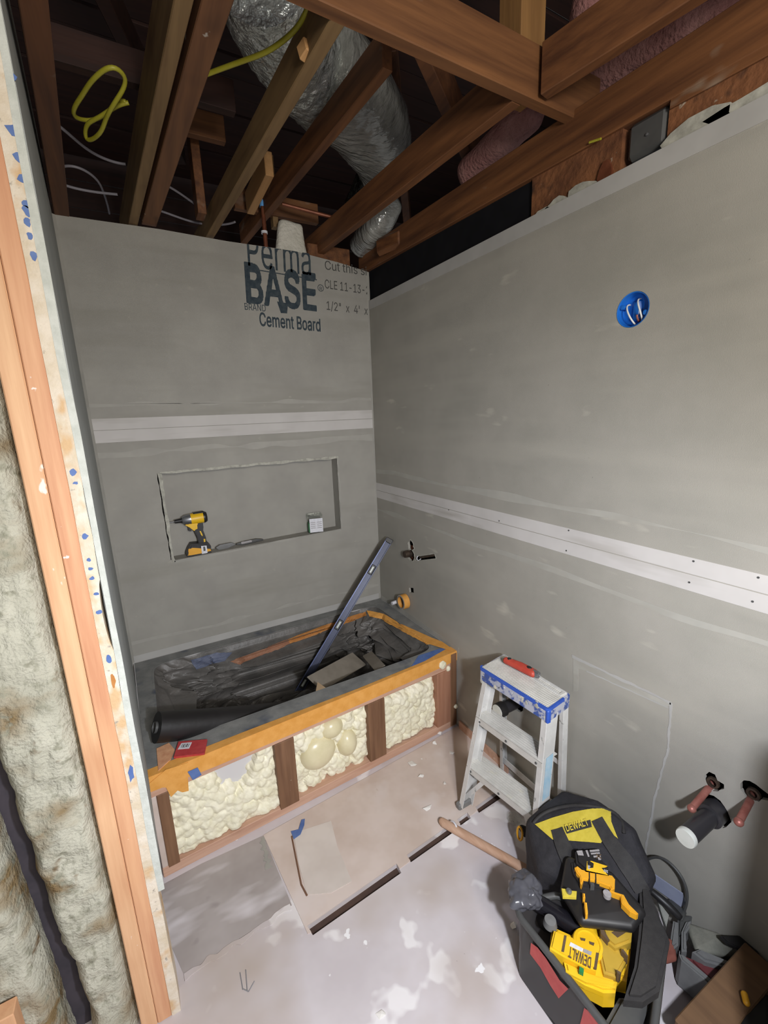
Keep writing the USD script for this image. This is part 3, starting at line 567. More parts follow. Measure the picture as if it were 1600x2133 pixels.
def drape(m, poly, lift=.002, thick=.003, res=9.):
    """a fabric or plastic patch that follows the surface of m, its outline given where the photograph shows it"""
    P = Polygon(poly).buffer(0); v, f = [], []
    g = trimesh.creation.triangulate_polygon(P, engine='earcut'); t = trimesh.Trimesh(np.c_[g[0], np.zeros(len(g[0]))], g[1], process=False)
    t = t.subdivide_to_size(res * 1.6); pts, nn = cast(m, t.vertices[:, :2]); ok = ~np.isnan(pts).any(1); fa = t.faces[ok[t.faces].all(1)]
    pts = np.nan_to_num(pts); L = np.linalg.norm(pts[fa] - pts[np.roll(fa, 1, 1)], axis=2).max(1); fa = fa[L < .09]
    q = trimesh.Trimesh(pts + nn * (lift + thick), fa, process=False); q.merge_vertices(); q.remove_unreferenced_vertices(); return q
# ================================================================ BATHTUB AND ITS FRAME
AO = V(0, -.842, 0); AE = unit(V(-1.487, -.075, 0)); AN = V(AE[1], -AE[0], 0)
def ap(u, d, z): return AO + AE * u + AN * d + Z * z
def ah(px, py, d=0.):
    r = ROT @ np.array([(px - 800) / FPX, -(py - 1066.5) / FPX, -1.0]); o = AO + AN * d
    t = ((o - CAM) @ AN) / (r @ AN); p = CAM + r * t; return V((p - AO) @ AE, p[2])
def abox(u0, u1, d0, d1, z0, z1, c=.002):
    m = box((u0, d0, z0), (u1, d1, z1), c); p = m.vertices
    m.vertices = AO + p[:, :1] * AE + p[:, 1:2] * AN + p[:, 2:] * Z; trimesh.repair.fix_normals(m); return m
def aprism(poly, d, t): return prism(poly, AO + AN * d, AE, Z, AN, t)
T = Thing('tub_frame', 'timber frame with foam-filled bays carrying the front of the bathtub', 'frame')
T.add('bottom_plate', abox(.001, 1.485, 0, .089, .0005, .044), w_frame)
T.add('top_rail', abox(.001, 1.485, -.001, .089, .366, .408), w_frame)
T.add('stud', abox(1.4635, 1.484, .001, .089, .044, .366), w_ply, label='lighter half of the left end stud')
T.add('stud', abox(1.4225, 1.463, -.002, .075, .036, .366), w_fstud)
T.add('stud', abox(.931, 1.017, -.004, .034, .036, .366), w_fstud); T.add('stud', abox(.466, .559, -.004, .034, .044, .366), w_fstud)
T.add('corner_post', abox(.046, .138, -.006, .05, .044, .366), w_fpost); T.add('corner_post', abox(.002, .044, -.004, .089, .010, .45), w_fstud)
for px_, py_, r_ in ((921, 1384, .022), (932, 1392, .014), (948, 1470, .012)):
    u_, z_ = ah(px_, py_); m_ = ellipsoid((0, 0, 0), (r_, .010, r_ * 1.1), 3); p_ = m_.vertices * (1 + .7 * (fbm(m_.vertices * 60 + px_, 3)[:, None] - .5)); m_.vertices = ap(u_, -.006, z_) + p_[:, :1] * AE + p_[:, 1:2] * AN + p_[:, 2:] * Z; trimesh.repair.fix_normals(m_); T.add('foam_blob', m_, foam_m, True)
T.done()
# sprayed foam: one lumpy body per bay, hollow where the white tub shows
def lumps(u0, u1, z0, z1, dfun, seed, n, rr_):
    nu, nz = int((u1 - u0) / .0042), int((z1 - z0) / .0042)
    U, W = np.meshgrid(np.linspace(u0, u1, nu), np.linspace(z0, z1, nz), indexing='ij')
    r0 = np.random.default_rng(seed); base = dfun(U, W); H = base.copy()
    for _ in range(n):
        cu, cz, r, h = r0.uniform(u0, u1), r0.uniform(z0, z1), r0.uniform(*rr_), r0.uniform(.5, 1.)
        b0 = float(dfun(np.array([[cu]]), np.array([[cz]]))[0, 0]); q = 1 - ((U - cu) ** 2 + (W - cz) ** 2) / r ** 2
        H = np.maximum(H, np.where(q > 0, b0 + r * .85 * h * np.sqrt(np.maximum(q, 0)), -9))
    q = np.stack([U * 60, W * 60, np.full_like(U, seed)], -1); H = H + .010 * (fbm(q, 3) - .5)
    D = .055 - H
    return grid(AO + U[..., None] * AE + D[..., None] * AN + W[..., None] * Z)
def bay1(U, W):     # between the left stud and the second stud
    top = np.interp(U, [1.02, 1.07, 1.11, 1.18, 1.24, 1.30, 1.40], [.37, .36, .26, .205, .255, .34, .37]) + .03 * (noise(np.stack([U * 40, U * 0, U * 0], -1)) - .5)
    return np.clip((top - W) / .035, -1, 1) * .028 - .008 + .012 * np.clip((.2 - W) / .2, 0, 1)
def bay2(U, W): return .018 + .010 * np.sin(U * 50) * np.cos(W * 40) - .05 * np.clip((.045 + .02 * np.sin(U * 60) - W) / .02, 0, 1)
def bay3(U, W):
    top = np.interp(U, [.14, .2, .3, .47], [.33, .325, .305, .33]); return np.clip((top - W) / .025, -1, 1) * .028 - .006
T = Thing('spray_foam', 'cream spray foam filling the left bay of the tub frame', 'foam'); T.add('foam_body', lumps(1.015, 1.424, .046, .366, bay1, 11, 420, (.008, .028)), foam_m, True); T.done()
T = Thing('spray_foam', 'cream spray foam with big smooth bubbles in the middle bay of the tub frame', 'foam'); T.add('foam_body', lumps(.556, .934, .03, .366, bay2, 12, 360, (.007, .024)), foam_m, True)
def bub(px, py, d, ru, rd, rz):
    m = ellipsoid((0, 0, 0), (ru, rd, rz)); u, z = ah(px, py, d); p = m.vertices; m.vertices = ap(u, d, z) + p[:, :1] * AE + p[:, 1:2] * AN + p[:, 2:] * Z; trimesh.repair.fix_normals(m); return m
for a in ((662, 1566, .034, .086, .050, .080), (722, 1545, .034, .050, .05, .066), (690, 1514, .038, .056, .045, .05)): T.add('foam_bubble', bub(*a), foam_skin, True)
T.done()
T = Thing('spray_foam', 'cream spray foam in the right bay next to the corner post', 'foam'); T.add('foam_body', lumps(.137, .468, .05, .366, bay3, 13, 420, (.008, .026)), foam_m, True); T.done()
# the tub: white shell, rim and basin
X0, X1, Y0, Y1 = -1.438, -.078, -.775, -.070
nth, ns = 360, 110
th = np.linspace(0, 2 * np.pi, nth)
cx, cy, hx, hy = (X0 + X1) / 2, (Y0 + Y1) / 2, (X1 - X0) / 2, (Y1 - Y0) / 2
def ring(k, p): 
    c, s = np.cos(th), np.sin(th); return cx + hx * k * np.sign(c) * np.abs(c) ** (2 / p), cy + hy * k * np.sign(s) * np.abs(s) ** (2 / p) - .053 * ((cx + hx * k * np.sign(c) * np.abs(c) ** (2 / p)) * 0)
def basin(off, wr, seed):
    P = np.zeros((ns, nth, 3))
    for i, s in enumerate(np.linspace(0, 1, ns)):
        if s < .62: t = s / .62; k, z = 1 - .16 * t ** 1.2, .456 - .36 * t
        else: t = (s - .62) / .38; k, z = .84 * (1 - t), .096 - .03 * min(1, t * 4)
        x, y = ring(max(k, .002), 12)
        a = th; q = np.stack([x * 3.6 + y * 1.5, y * 4.0 - x * 1.2, np.full(nth, z * 5.5 + seed)], -1)
        f1 = np.abs(noise(q * 1.4 + seed) - .5) * 2; f2 = np.abs(noise(q * 3.3 + 9 + seed) - .5) * 2; f3 = np.abs(noise(q * 7 + 4) - .5)
        w = wr * ((1 - f1) ** 3 * .10 + (1 - f2) ** 3 * .060 + np.maximum(0, 1 - 5 * f3) * .022 + .05 * np.maximum(0, .4 - f2)) * min(1, s * 7)
        n = np.c_[cx - x, cy - y]; L = np.linalg.norm(n, axis=1, keepdims=True) + 1e-6
        wall_ = np.clip(1.2 - s * 1.2, 0, 1)
        P[i, :, :2] = np.c_[x, y] + n / L * (w * wall_ + off)[:, None]; P[i, :, 2] = z + w * .9 * (1 - wall_) + off * .8
    return grid(P)
T = Thing('bathtub', 'white alcove bathtub set behind the timber frame', 'bathtub')
T.add('shell', basin(-.012, 0, 0), tub_white, True)
T.add('skirt', abox(.01, 1.47, .056, .062, .03, .40), tub_white)
outer = Polygon([(-1.485, -.912 + .006), (-.003, -.842 + .006), (-.003, -.003), (-1.518, -.003)])
xx, yy = ring(1.0, 12); hole = Polygon(np.c_[xx, yy][:-1]).buffer(0)
T.add('rim', prism(outer.difference(hole.buffer(-.004)), (0, 0, .409), X, Y, Z, .044), tub_white)
T.done()
T = Thing('film_lining', 'black plastic film lining the bathtub, taped along its rim', 'film')
lining = basin(0, 1, 3.3); trimesh.repair.fix_normals(lining); T.add('lining', lining, film, 40)
rimc = prism(outer.buffer(-.004).difference(hole.buffer(-.010)), (0, 0, .4535), X, Y, Z, .0022); T.add('rim_cover', rimc, film_rim)
both = cat(lining, rimc)
tape = lambda px, z=.4562: Polygon([at(*p, 'z', z)[:2] for p in px])
def zt(poly, m, z=.4562, t=.0012, name='tape_strip'): T.add(name, prism(poly, (0, 0, z), X, Y, Z, t), m)
T.add('tape_strip', drape(both, [(600, 1332), (690, 1298), (740, 1281), (762, 1274), (764, 1283), (700, 1306), (604, 1342)], .003, .002, 5), or_tape2)
T.add('tape_strip', drape(both, [(480, 1378), (600, 1332), (604, 1342), (500, 1384)], .003, .002, 5), M('tape_rust', (146, 100, 76), (160, 116, 90), scale=20, rough=.7))
T.add('tape_strip', drape(both, [(764, 1272), (800, 1279), (838, 1302), (900, 1330), (942, 1346), (938, 1357), (890, 1342), (832, 1312), (796, 1290), (770, 1285)], .003, .002, 5), or_tape)
T.add('tape_strip', drape(both, [(396, 1376), (450, 1360), (484, 1360), (470, 1376), (410, 1394)], .003, .002, 5), M('tape_bluegrey', (84, 92, 116), (100, 106, 126), scale=30, rough=.6))
zt(tape([(872, 1366), (920, 1350), (930, 1352), (938, 1360), (868, 1388), (856, 1390)]), bl_tape)
fr = Polygon([(u, z) for u, z in [(.0, .402), (.2, .394), (.55, .386), (.95, .384), (1.25, .386), (1.40, .392), (1.484, .395), (1.484, .4565), (0, .4565)]])
T.add('tape_strip', aprism(fr, -.0035, .002), or_tape, label='long orange tape along the front edge of the tub')
T.add('tape_strip', prism([ap(0, -.003, 0)[:2], ap(1.484, -.003, 0)[:2], ap(1.484, .040, 0)[:2], ap(1.1, .034, 0)[:2], ap(.6, .016, 0)[:2], ap(.2, .018, 0)[:2], ap(0, .05, 0)[:2]], (0, 0, .4562), X, Y, Z, .0015), or_tape)
T.add('tape_strip', aprism([ah(*p, -.005) for p in ((306, 1636), (345, 1603), (392, 1588), (391, 1612), (393, 1647), (380, 1650), (370, 1646), (356, 1660), (346, 1640), (330, 1640))], -.0065, .0015), or_tape, label='wide ragged orange tape flap at the left end')
T.add('tape_strip', aprism([ah(*p, -.008) for p in ((391, 1608), (412, 1599), (420, 1614), (402, 1625))], -.0085, .0015), bl_tape, label='small blue tape square')
T.done()
# things lying in and on the tub
rp = [at(326, 1515, 'z', .53), at(460, 1503, 'z', .43), at(620, 1484, 'z', .29)]
T = Thing('film_roll', 'black roll of plastic film lying across the left end of the tub', 'roll')
T.add('roll', tube(spline(rp, 30), .058, 28), roll_m, 40); T.add('core', lathe([(.0, -.004), (.022, -.004), (.022, .01)], rp[0], rp[0] - rp[1], 20), grey_dk, 40); T.done()
T = Thing('red_packet', 'flat red packet with a white barcode sticker on the tub corner', 'packet')
pk = [at(*p, 'z', .4625) for p in ((362, 1578), (372, 1546), (432, 1541), (426, 1570))]
T.add('packet', prism([p[:2] for p in pk], (0, 0, .4575), X, Y, Z, .008), red_pk)
T.add('sticker', prism([at(*p, 'z', .466)[:2] for p in ((370, 1561), (378, 1548), (400, 1546), (394, 1559))], (0, 0, .4656), X, Y, Z, .0006), label_w)
T.add('barcode', cat(*[prism([at(x, y0, 'z', .4665)[:2], at(x + w, y0, 'z', .4665)[:2], at(x + w - 3, y1, 'z', .4665)[:2], at(x - 3, y1, 'z', .4665)[:2]], (0, 0, .4663), X, Y, Z, .0003) for x, w, y0, y1 in [(380, 1, 1550, 1557), (383, 2, 1550, 1557), (387, 1, 1549, 1557), (390, 2, 1549, 1556), (394, 1, 1549, 1556)]]), grey_dk)
T.done()
single('wood_scrap', prism([at(*p, 'z', .458)[:2] for p in ((326, 1560), (352, 1548), (364, 1562), (356, 1582), (330, 1606))], (0, 0, .4562), X, Y, Z, .004), w_stud2, 'bare brown wood scrap on the left front corner of the tub', 'scrap')
single('grey_board', beam(at(655, 1425, 'z', .40), at(748, 1372, 'z', .33), .11, .006, .001, up=(0, -.45, .9)), cardb, 'grey bent board lying inside the tub under the level', 'board')
single('grey_board', beam(at(765, 1362, 'z', .36), at(792, 1392, 'z', .43), .06, .005, .001, up=(-.3, -.6, .7)), cardb, 'small dark board corner sticking up right of the bent board', 'board')
single('paper_scrap', prism([at(*p, 'z', .44)[:2] for p in ((657, 1452), (662, 1426), (684, 1442), (672, 1452))], (0, 0, .452), X, Y, Z, .003), tan_m, 'tan torn paper scrap at the inner rim of the tub', 'scrap')
# spirit level leaning in the corner
p1, p0 = at(812, 1124, 'x', -.02), at(612, 1458, 'z', .085); dv, sv, uv = frame(p1 - p0, CAM - (p0 + p1) / 2)
T = Thing('spirit_level', 'long blue-grey spirit level leaning from the tub against the right wall', 'level')
T.add('web', beam(p0, p1, .036, .010, .001, up=CAM - (p0 + p1) / 2), level_m)
for s in (-1, 1): T.add('flange', beam(p0 + sv * s * .019, p1 + sv * s * .019, .007, .024, .001, up=CAM - (p0 + p1) / 2), level_m if s > 0 else M('level_light', (84, 92, 128), (96, 104, 140), scale=14, rough=.35, metal=.3))
T.add('end_cap', beam(p1 - dv * .025, p1 + dv * .006, .046, .026, .003, up=CAM - (p0 + p1) / 2), blk); T.add('end_cap', beam(p0 - dv * .004, p0 + dv * .02, .046, .026, .003, up=CAM - (p0 + p1) / 2), blk)
for t in (.80, .45, .10):
    c = p0 + (p1 - p0) * t
    w_ = T.add('window', beam(c - dv * .033, c + dv * .033, .030, .018, .003, up=CAM - (p0 + p1) / 2), blk)
    T.add('vial', beam(c - dv * .024, c + dv * .024, .016, .022, .004, up=CAM - (p0 + p1) / 2), vial_m, parent=w_)
T.done()

# ================================================================ NICHE CONTENTS
zx = lambda p, y=.04: at(340 + p[0] * .2375, 1040 + p[1] * .2377, 'y', y)
def nprism(pts, t, y=.042, c=.004):
    """profile seen from the front, t thick, with softened long edges"""
    P = Polygon([zx(p, y)[[0, 2]] for p in pts]); ins = P.buffer(-c)
    return cat(prism(P, (0, y - t / 2 + c, 0), X, Z, Y, t - 2 * c), prism(ins, (0, y - t / 2, 0), X, Z, Y, t))
T = Thing('impact_driver', 'yellow and black cordless impact driver standing in the wall niche', 'drill')
a, b = zx((165, 186)), zx((385, 150)); ax = unit(b - a); L = np.linalg.norm(b - a); r0 = .030
T.add('motor_housing', lathe([(0, L * .34), (r0, L * .34), (r0 * 1.04, L * .55), (r0 * 1.02, L * .88), (r0 * .8, L * .97), (0, L)], a, ax, 28), yel, 30)
T.add('rear_cap', lathe([(r0 * 1.045, L * .84), (r0 * 1.06, L * .90), (r0 * .86, L * .985), (0, L * 1.01)], a, ax, 28), blk, 30)
T.add('top_guard', beam(a + ax * L * .45 + V(0, 0, .028), a + ax * L * .9 + V(0, 0, .028), .03, .012, .004), blk)
T.add('gear_case', lathe([(0, 0), (r0 * .62, 0), (r0 * .9, L * .12), (r0, L * .30), (r0, L * .345)], a, ax, 28), steel, 30)
T.add('chuck', lathe([(.004, -.038), (.010, -.036), (.012, -.012), (.014, 0), (0, .004)], a, ax, 18), blk, 30)
T.add('driver_bit', lathe([(.0008, -.078), (.003, -.068), (.0033, -.03)], a, ax, 8), steel)
T.add('grip', nprism([(268, 268), (298, 200), (345, 198), (350, 240), (348, 268), (372, 330), (380, 392), (312, 396), (300, 335)], .036), blk)
T.add('lower_housing', nprism([(190, 222), (240, 196), (300, 196), (304, 255), (268, 272), (228, 242)], .040), yel)
T.add('trigger', nprism([(220, 240), (252, 246), (246, 280), (224, 276)], .020), blk)
T.add('grip_accent', nprism([(312, 268), (328, 272), (344, 306), (342, 322), (326, 305)], .0375, c=.001), yel); T.add('grip_accent', nprism([(349, 338), (366, 340), (368, 366), (352, 372)], .0375, c=.001), yel)
bt = T.add('battery_pack', nprism([(238, 384), (310, 376), (385, 372), (412, 398), (416, 456), (250, 496), (206, 492), (198, 464), (214, 424)], .072, c=.006), blk)
T.add('battery_side', nprism([(216, 424), (250, 408), (405, 418), (412, 440), (330, 462), (244, 478), (210, 482)], .0735, c=.002), yel_or, parent=bt)
T.add('tag', nprism([(324, 396), (372, 392), (381, 455), (332, 466)], .076, c=.0008), label_w); T.add('tag_mark', nprism([(342, 402), (358, 400), (364, 436), (346, 440)], .0768, c=.0002), grey_dk)
T.done()
sb = at(637 + 20, 1107, 'y', .045); sb[2] = .9985; R15 = lambda m: mv(rot(m, -14, Z), sb)
T = Thing('screw_box', 'clear screw box with green lower half and white label in the niche', 'box')
T.add('clear_box', R15(box((-.046, -.036, 0), (.046, .036, .112), .004)), clear); T.add('screws', R15(box((-.043, -.033, .003), (.043, .033, .062), .003)), green)
T.add('lid', R15(box((-.048, -.038, .104), (.048, .038, .118), .004)), clear)
T.add('label', R15(box((-.036, -.0372, .004), (.046, -.0364, .092))), label_w); T.add('label_print', R15(cat(*[box((-.030 + .04 * i, -.0376, .03 + .012 * k), (.0 + .04 * i, -.0372, .034 + .012 * k)) for i in range(2) for k in range(4)])), label_g)
T.done()
T = Thing('putty_knife', 'grey putty knife lying on the niche sill beside the driver', 'trowel')
q = lambda *ps: [zx(p, .045) for p in ps]
T.add('blade', rhull(q((470, 425), (500, 405), (600, 385), (625, 395), (560, 425), (490, 438)), .006), grey_pl, 40); T.add('handle', rhull(q((650, 392), (720, 372), (820, 352), (870, 354), (700, 395)), .006), grey_dk, 40); T.add('handle_inlay', rhull(q((690, 383), (770, 366)), .0085), label_g, 40)
T.done()

# ================================================================ RIGHT WALL FITTINGS
T = Thing('shower_valve', 'dark shower valve body showing in a ragged wall cut-out', 'valve')
c = at(857, 1152, 'x', .02)
T.add('valve_body', lathe([(0, -.05), (.020, -.05), (.024, -.01), (.024, .03), (.0, .03)], c, X, 20), bronze, 30)
T.add('inlet', tube([c + V(.01, .05, -.012), c + V(.01, -.05, -.004)], .012, 12), bronze, 30); T.add('outlet', tube([c + V(.01, 0, -.06), c + V(.01, 0, .05)], .010, 12), copper_d, 30)
T.add('ring', lathe([(.013, 0), (.016, 0), (.016, .006), (.013, .006)], at(872, 1162, 'x', .005), -Y, 14), label_w); T.add('pipe', tube([at(876, 1161, 'x', .005), at(906, 1156, 'x', .005)], .008, 10), bronze, 30)
T.add('cut_edge', prism(hole_valve.buffer(.0045).difference(hole_valve.buffer(.0005)), (-.0015, 0, 0), Y, Z, X, .002), plaster_edge)
T.done()
T = Thing('spout_stub', 'white taped spout pipe stub low on the wall above the tub', 'pipe')
s0 = at(834, 1250, 'x', 0); T.add('pipe', tube([s0 + V(.05, 0, 0), s0 + V(-.055, -.004, -.004)], .010, 12), bronze, 30); T.add('thread_tape', tube([s0 + V(-.028, -.003, -.002), s0 + V(-.066, -.005, -.005)], .0115, 12), label_w, 30); T.done()
T = Thing('tape_roll', 'roll of orange tape hanging on the spout stub', 'tape')
tc = at(841, 1253, 'x', -.022); T.add('tape', lathe([(.036, -.022), (.046, -.022), (.046, .018), (.036, .018), (.036, -.022)], tc, X, 36), or_tape, 30); T.add('tape_side', lathe([(.0385, -.0226), (.0455, -.0226), (.0455, -.0222), (.0385, -.0222)], tc, X, 36), smear_b, 30); T.add('core', lathe([(.034, -.023), (.0395, -.0235), (.0395, -.0215), (.034, .018)], tc, X, 36), cardb, 30); T.done()
T = Thing('electrical_box', 'round bright blue electrical box with loose wires high in the wall', 'box')
bc = V(0, ec[0], ec[1])
T.add('box_shell', lathe([(0, .030), (.046, .030), (.047, .0), (.0495, -.0012), (.0495, .004), (.0485, .034), (0, .034)], bc, X, 32), blue_box, 30)
for s in (-1, 1): T.add('screw_boss', lathe([(.007, .05), (.007, .004), (0, .003)], bc + V(0, s * .036, s * .014), X, 12), blue_box, 30)
T.add('box_divider', box(bc + V(.02, -.012, -.03), bc + V(.05, .016, .03), .006), blue_box)
for q_ in ([(.045, .024, .018), (.012, .026, .014), (.004, .012, -.014), (.018, .0, -.040)], [(.045, -.006, .030), (.010, -.008, .022), (.004, -.020, -.006), (.016, -.022, -.034)]):
    T.add('wire', tube(spline([bc + V(*p) for p in q_], 20), .0026, 8), wire_w, True)
T.add('wire_end', tube(spline([bc + V(*p) for p in ((.03, -.012, -.036), (.01, -.012, -.028), (.004, -.012, -.016))], 10), .003, 8), copper, True)
T.done()
T = Thing('drain_pipe', 'black drain pipe with a white end cap sticking out low on the right wall', 'pipe')
o = V(0, *d1); T.add('pipe', lathe([(0, .06), (.0245, .06), (.0245, -.152), (0, -.152)], o, X, 32), abs_m, 30); T.add('hub', lathe([(.0245, .01), (.033, .008), (.033, -.034), (.0245, -.036)], o, X, 32), abs_m, 30); T.add('end_cap', lathe([(.025, -.150), (.026, -.152), (.026, -.162), (.0245, -.1655), (0, -.1655)], o, X, 32), cap_w, 30); T.done()
T = Thing('drain_pipe', 'black drain pipe with white cap seen through the stepladder', 'pipe')
o = V(0, *d2); T.add('pipe', lathe([(0, .06), (.026, .06), (.026, -.09), (0, -.09)], o, X, 32), abs_m, 30); T.add('collar', lathe([(.026, -.075), (.032, -.077), (.033, -.112), (.029, -.114)], o, X, 32), blk, 30); T.add('end_cap', lathe([(.0, -.116), (.029, -.116), (.029, -.108)], o, X, 32), cap_w, 30); T.done()
for a, b, lab in (((1487, 1629), (1441, 1684), 'copper pipe stub left of the capped drain pipe'), ((1571, 1652), (1539, 1712), 'copper pipe stub right of the capped drain pipe')):
    p, q_ = at(*a, 'x', .03), at(*b, 'x', -.085); T = Thing('pipe_stub', lab, 'pipe'); T.add('pipe', tube([p, p + (q_ - p) * .4, q_], .0095, 14), copper, 30); T.add('stub_cap', ellipsoid(q_, (.012, .0115, .0115), 2), copper, True)
    T.add('escutcheon_gap', lathe([(.010, 0), (.017, .0), (.016, .008), (.010, .008)], at(*a, 'x', .004), -X, 12), bronze); T.done()

# ================================================================ STEPLADDER
T = Thing('stepladder', 'small paint-spattered aluminium stepladder with a blue cap', 'ladder')
TL, TR, FL, FR = V(-.190, -1.262, .610), V(-.175, -1.583, .610), V(-.330, -1.268, .0), V(-.262, -1.622, .0)
RL, RR, BL, BR = V(-.060, -1.232, .610), V(-.050, -1.566, .610), V(-.018, -1.215, .0), V(-.016, -1.560, .0)
def channel(p, q_, w, h, side):
    """C channel rail: web across the ladder's depth, two flanges"""
    d = unit(q_ - p); f = unit(np.cross(V(0, 1, 0), d)) ; f = f if f[0] > 0 else -f; s = V(0, side, 0)
    return cat(beam(p, q_, .003, h, .0006, up=f), beam(p - f * h / 2 + s * w / 2, q_ - f * h / 2 + s * w / 2, w, .003, .0006, up=f), beam(p + f * h / 2 + s * w / 2, q_ + f * h / 2 + s * w / 2, w, .003, .0006, up=f))
T.add('front_rail', channel(FL + V(.03, 0, .012), TL + V(.03, 0, 0), .024, .058, -1), alu); fr_ = T.add('front_rail', channel(FR + V(.03, 0, .012), TR + V(.03, 0, 0), .024, .058, 1), alu)
T.add('blue_sticker', prism([(0, 0), (.036, 0), (.036, .17), (0, .17)], FR + (TR - FR) * .45 + V(.014, -.0032, 0), unit(V(1, -.02, .22)), unit(TR - FR), V(0, -1, 0), .0008), M('sticker_blue', (150, 186, 206), (176, 196, 208), scale=30, rough=.5), parent=fr_)
T.add('rear_rail', channel(BL, RL, .018, .026, -1), alu); T.add('rear_rail', channel(BR, RR, .018, .026, 1), alu)
for p in (FL, FR): T.add('foot', box(p + V(-.008, -.014, 0), p + V(.062, .014, .030), .005), grey_pl)
def step(t, dep):
    a, b = FL + (TL - FL) * t, FR + (TR - FR) * t; a, b = a + V(-.004, -.002, 0), b + V(-.004, .002, 0); yv = unit(b - a); L = np.linalg.norm(b - a)
    m = cat(prism([(0, 0), (L, 0), (L, dep), (0, dep)], a, yv, X, Z, .004), prism([(0, 0), (L, 0), (L, .030), (0, .030)], a - V(0, 0, .028), yv, Z, X, .004), *[prism([(0, .008 + .011 * k), (L, .008 + .011 * k), (L, .012 + .011 * k), (0, .012 + .011 * k)], a + V(0, 0, .004), yv, X, Z, .0016) for k in range(int(dep / .0115))])
    return m, a, b
for t, dep in ((.70, .085), (.335, .095)):
    m, a, b = step(t, dep); sp = T.add('step', m, alu_tread)
    T.add('rivet', cat(*[ellipsoid(a + (b - a) * k + V(-.001, 0, -.014), (.003, .005, .005), 1) for k in (.07, .5, .93)]), grey_dk, parent=sp)
for (p, q_) in ((FL + (TL - FL) * .06, FL + (TL - FL) * .30 + V(0, -.09, 0)), (FR + (TR - FR) * .06, FR + (TR - FR) * .30 + V(0, .09, 0))): T.add('brace', beam(p + V(.02, 0, 0), q_ + V(.02, 0, 0), .018, .003, .0005, up=X), alu)
T.add('rear_bar', beam(BL + (RL - BL) * .12, BR + (RR - BR) * .12, .004, .032, .001), alu); T.add('rear_bar', beam(BL + (RL - BL) * .5, BR + (RR - BR) * .5, .004, .022, .001), alu)
T.add('spreader', beam(FL + (TL - FL) * .55 + V(.03, 0, 0), BL + (RL - BL) * .5, .003, .014, .0005), alu)
cp = [V(-.205, -1.250, 0), V(-.182, -1.592, 0), V(-.036, -1.574, 0), V(-.040, -1.226, 0)]
pc = Polygon([p[:2] for p in cp]).buffer(-.012).buffer(.012)
cap = T.add('cap', cat(prism(pc, (0, 0, .590), X, Y, Z, .050), prism(pc.buffer(-.004), (0, 0, .640), X, Y, Z, .004)), cap_paint)
T.add('cap_edge', prism(pc.buffer(.0015).difference(pc.buffer(-.006)).intersection(Polygon([(-.25, -1.20), (-.25, -1.62), (-.08, -1.62), (-.08, -1.56), (-.165, -1.56), (-.19, -1.20)])), (0, 0, .634), X, Y, Z, .012), cap_blue, parent=cap); T.add('cap_corner', box(cp[1] + V(-.003, -.003, .585), cp[1] + V(.016, .012, .640), .004), cap_blue, parent=cap)
tr_ = pc.buffer(-.008); fx = [prism(tr_.intersection(sbox(-1, y, 1, y + .0035)), (0, 0, .6445), X, Y, Z, .0022) for y in np.arange(-1.59, -1.25, .0075) if tr_.intersection(sbox(-1, y, 1, y + .0035)).area > 1e-6]
T.add('tread', cat(prism(tr_, (0, 0, .6425), X, Y, Z, .0024), *fx), alu_tread, parent=cap)
T.add('tray_lip', prism(Polygon([(-.085, -1.27), (-.085, -1.565), (-.050, -1.565), (-.050, -1.27)]).difference(Polygon([(-.078, -1.28), (-.078, -1.555), (-.058, -1.555), (-.058, -1.28)])), (0, 0, .645), X, Y, Z, .006), alu, parent=cap)
for px, py, r, k in ((1011, 1406, .013, .3), (1003, 1418, .009, .2), (1097, 1463, .009, .8), (1118, 1468, .012, .9)): T.add('paint_blob', ellipsoid(at(px, py, 'x', cp[0][0] + (cp[1][0] - cp[0][0]) * k), (.003, r, r * 1.3), 2), plaster_edge, True, parent=cap)
T.done()
T = Thing('utility_knife', 'red-handled utility knife with grey nose lying on the ladder cap', 'knife')
k0, k1 = at(1055, 1376, 'z', .669), at(1112, 1402, 'z', .669)
T.add('handle', rhull([k0 + V(0, 0, 0), k0 + (k1 - k0) * .5 + V(.006, 0, .003), k1 + V(.004, 0, 0), k1 - V(.008, 0, 0)], .0145, 2), red_h, 30); T.add('nose', lathe([(.014, -.004), (.0155, .0), (.013, .022), (.006, .026), (0, .02)], k1, k1 - k0, 20), steel, 30)
T.add('button', ellipsoid(k0 + (k1 - k0) * .1 + V(.002, 0, .013), (.009, .009, .005), 2), blk, True); T.add('button', ellipsoid(k0 + (k1 - k0) * .82 + V(.002, 0, .014), (.009, .012, .005), 2), blk, True)
T.done()
# ================================================================ TOOL BAG AND TOTE (lower right)
bagpts = [tuple(CAM + .95 * (V(*q_) - CAM)) for q_ in [(-.075, -1.615, .205), (-.075, -1.73, .272), (-.070, -1.85, .272), (-.100, -1.93, .215), (-.235, -1.60, .165), (-.300, -1.71, .140), (-.235, -1.93, .160)]] \
    + [(-.10, -1.70, .034), (-.08, -1.90, .034), (-.33, -1.70, .034), (-.37, -1.775, .034), (-.25, -1.865, .034)]
bag = rhull(bagpts, .032, 2); bag = bag.subdivide_to_size(.025); vv = np.array(bag.vertices)
vv = vv + (vv - vv.mean(0)) * (.05 * (fbm(vv * 16, 3)[:, None] - .5)); vv[:, 0] = np.minimum(vv[:, 0], -.004); vv[:, 2] = np.maximum(vv[:, 2], .001); bag = trimesh.Trimesh(vv, bag.faces, process=False)
T = Thing('tool_bag', 'black nylon tool bag with a yellow printed panel standing between ladder and tote', 'bag')
T.add('bag_body', bag, nylon, True)
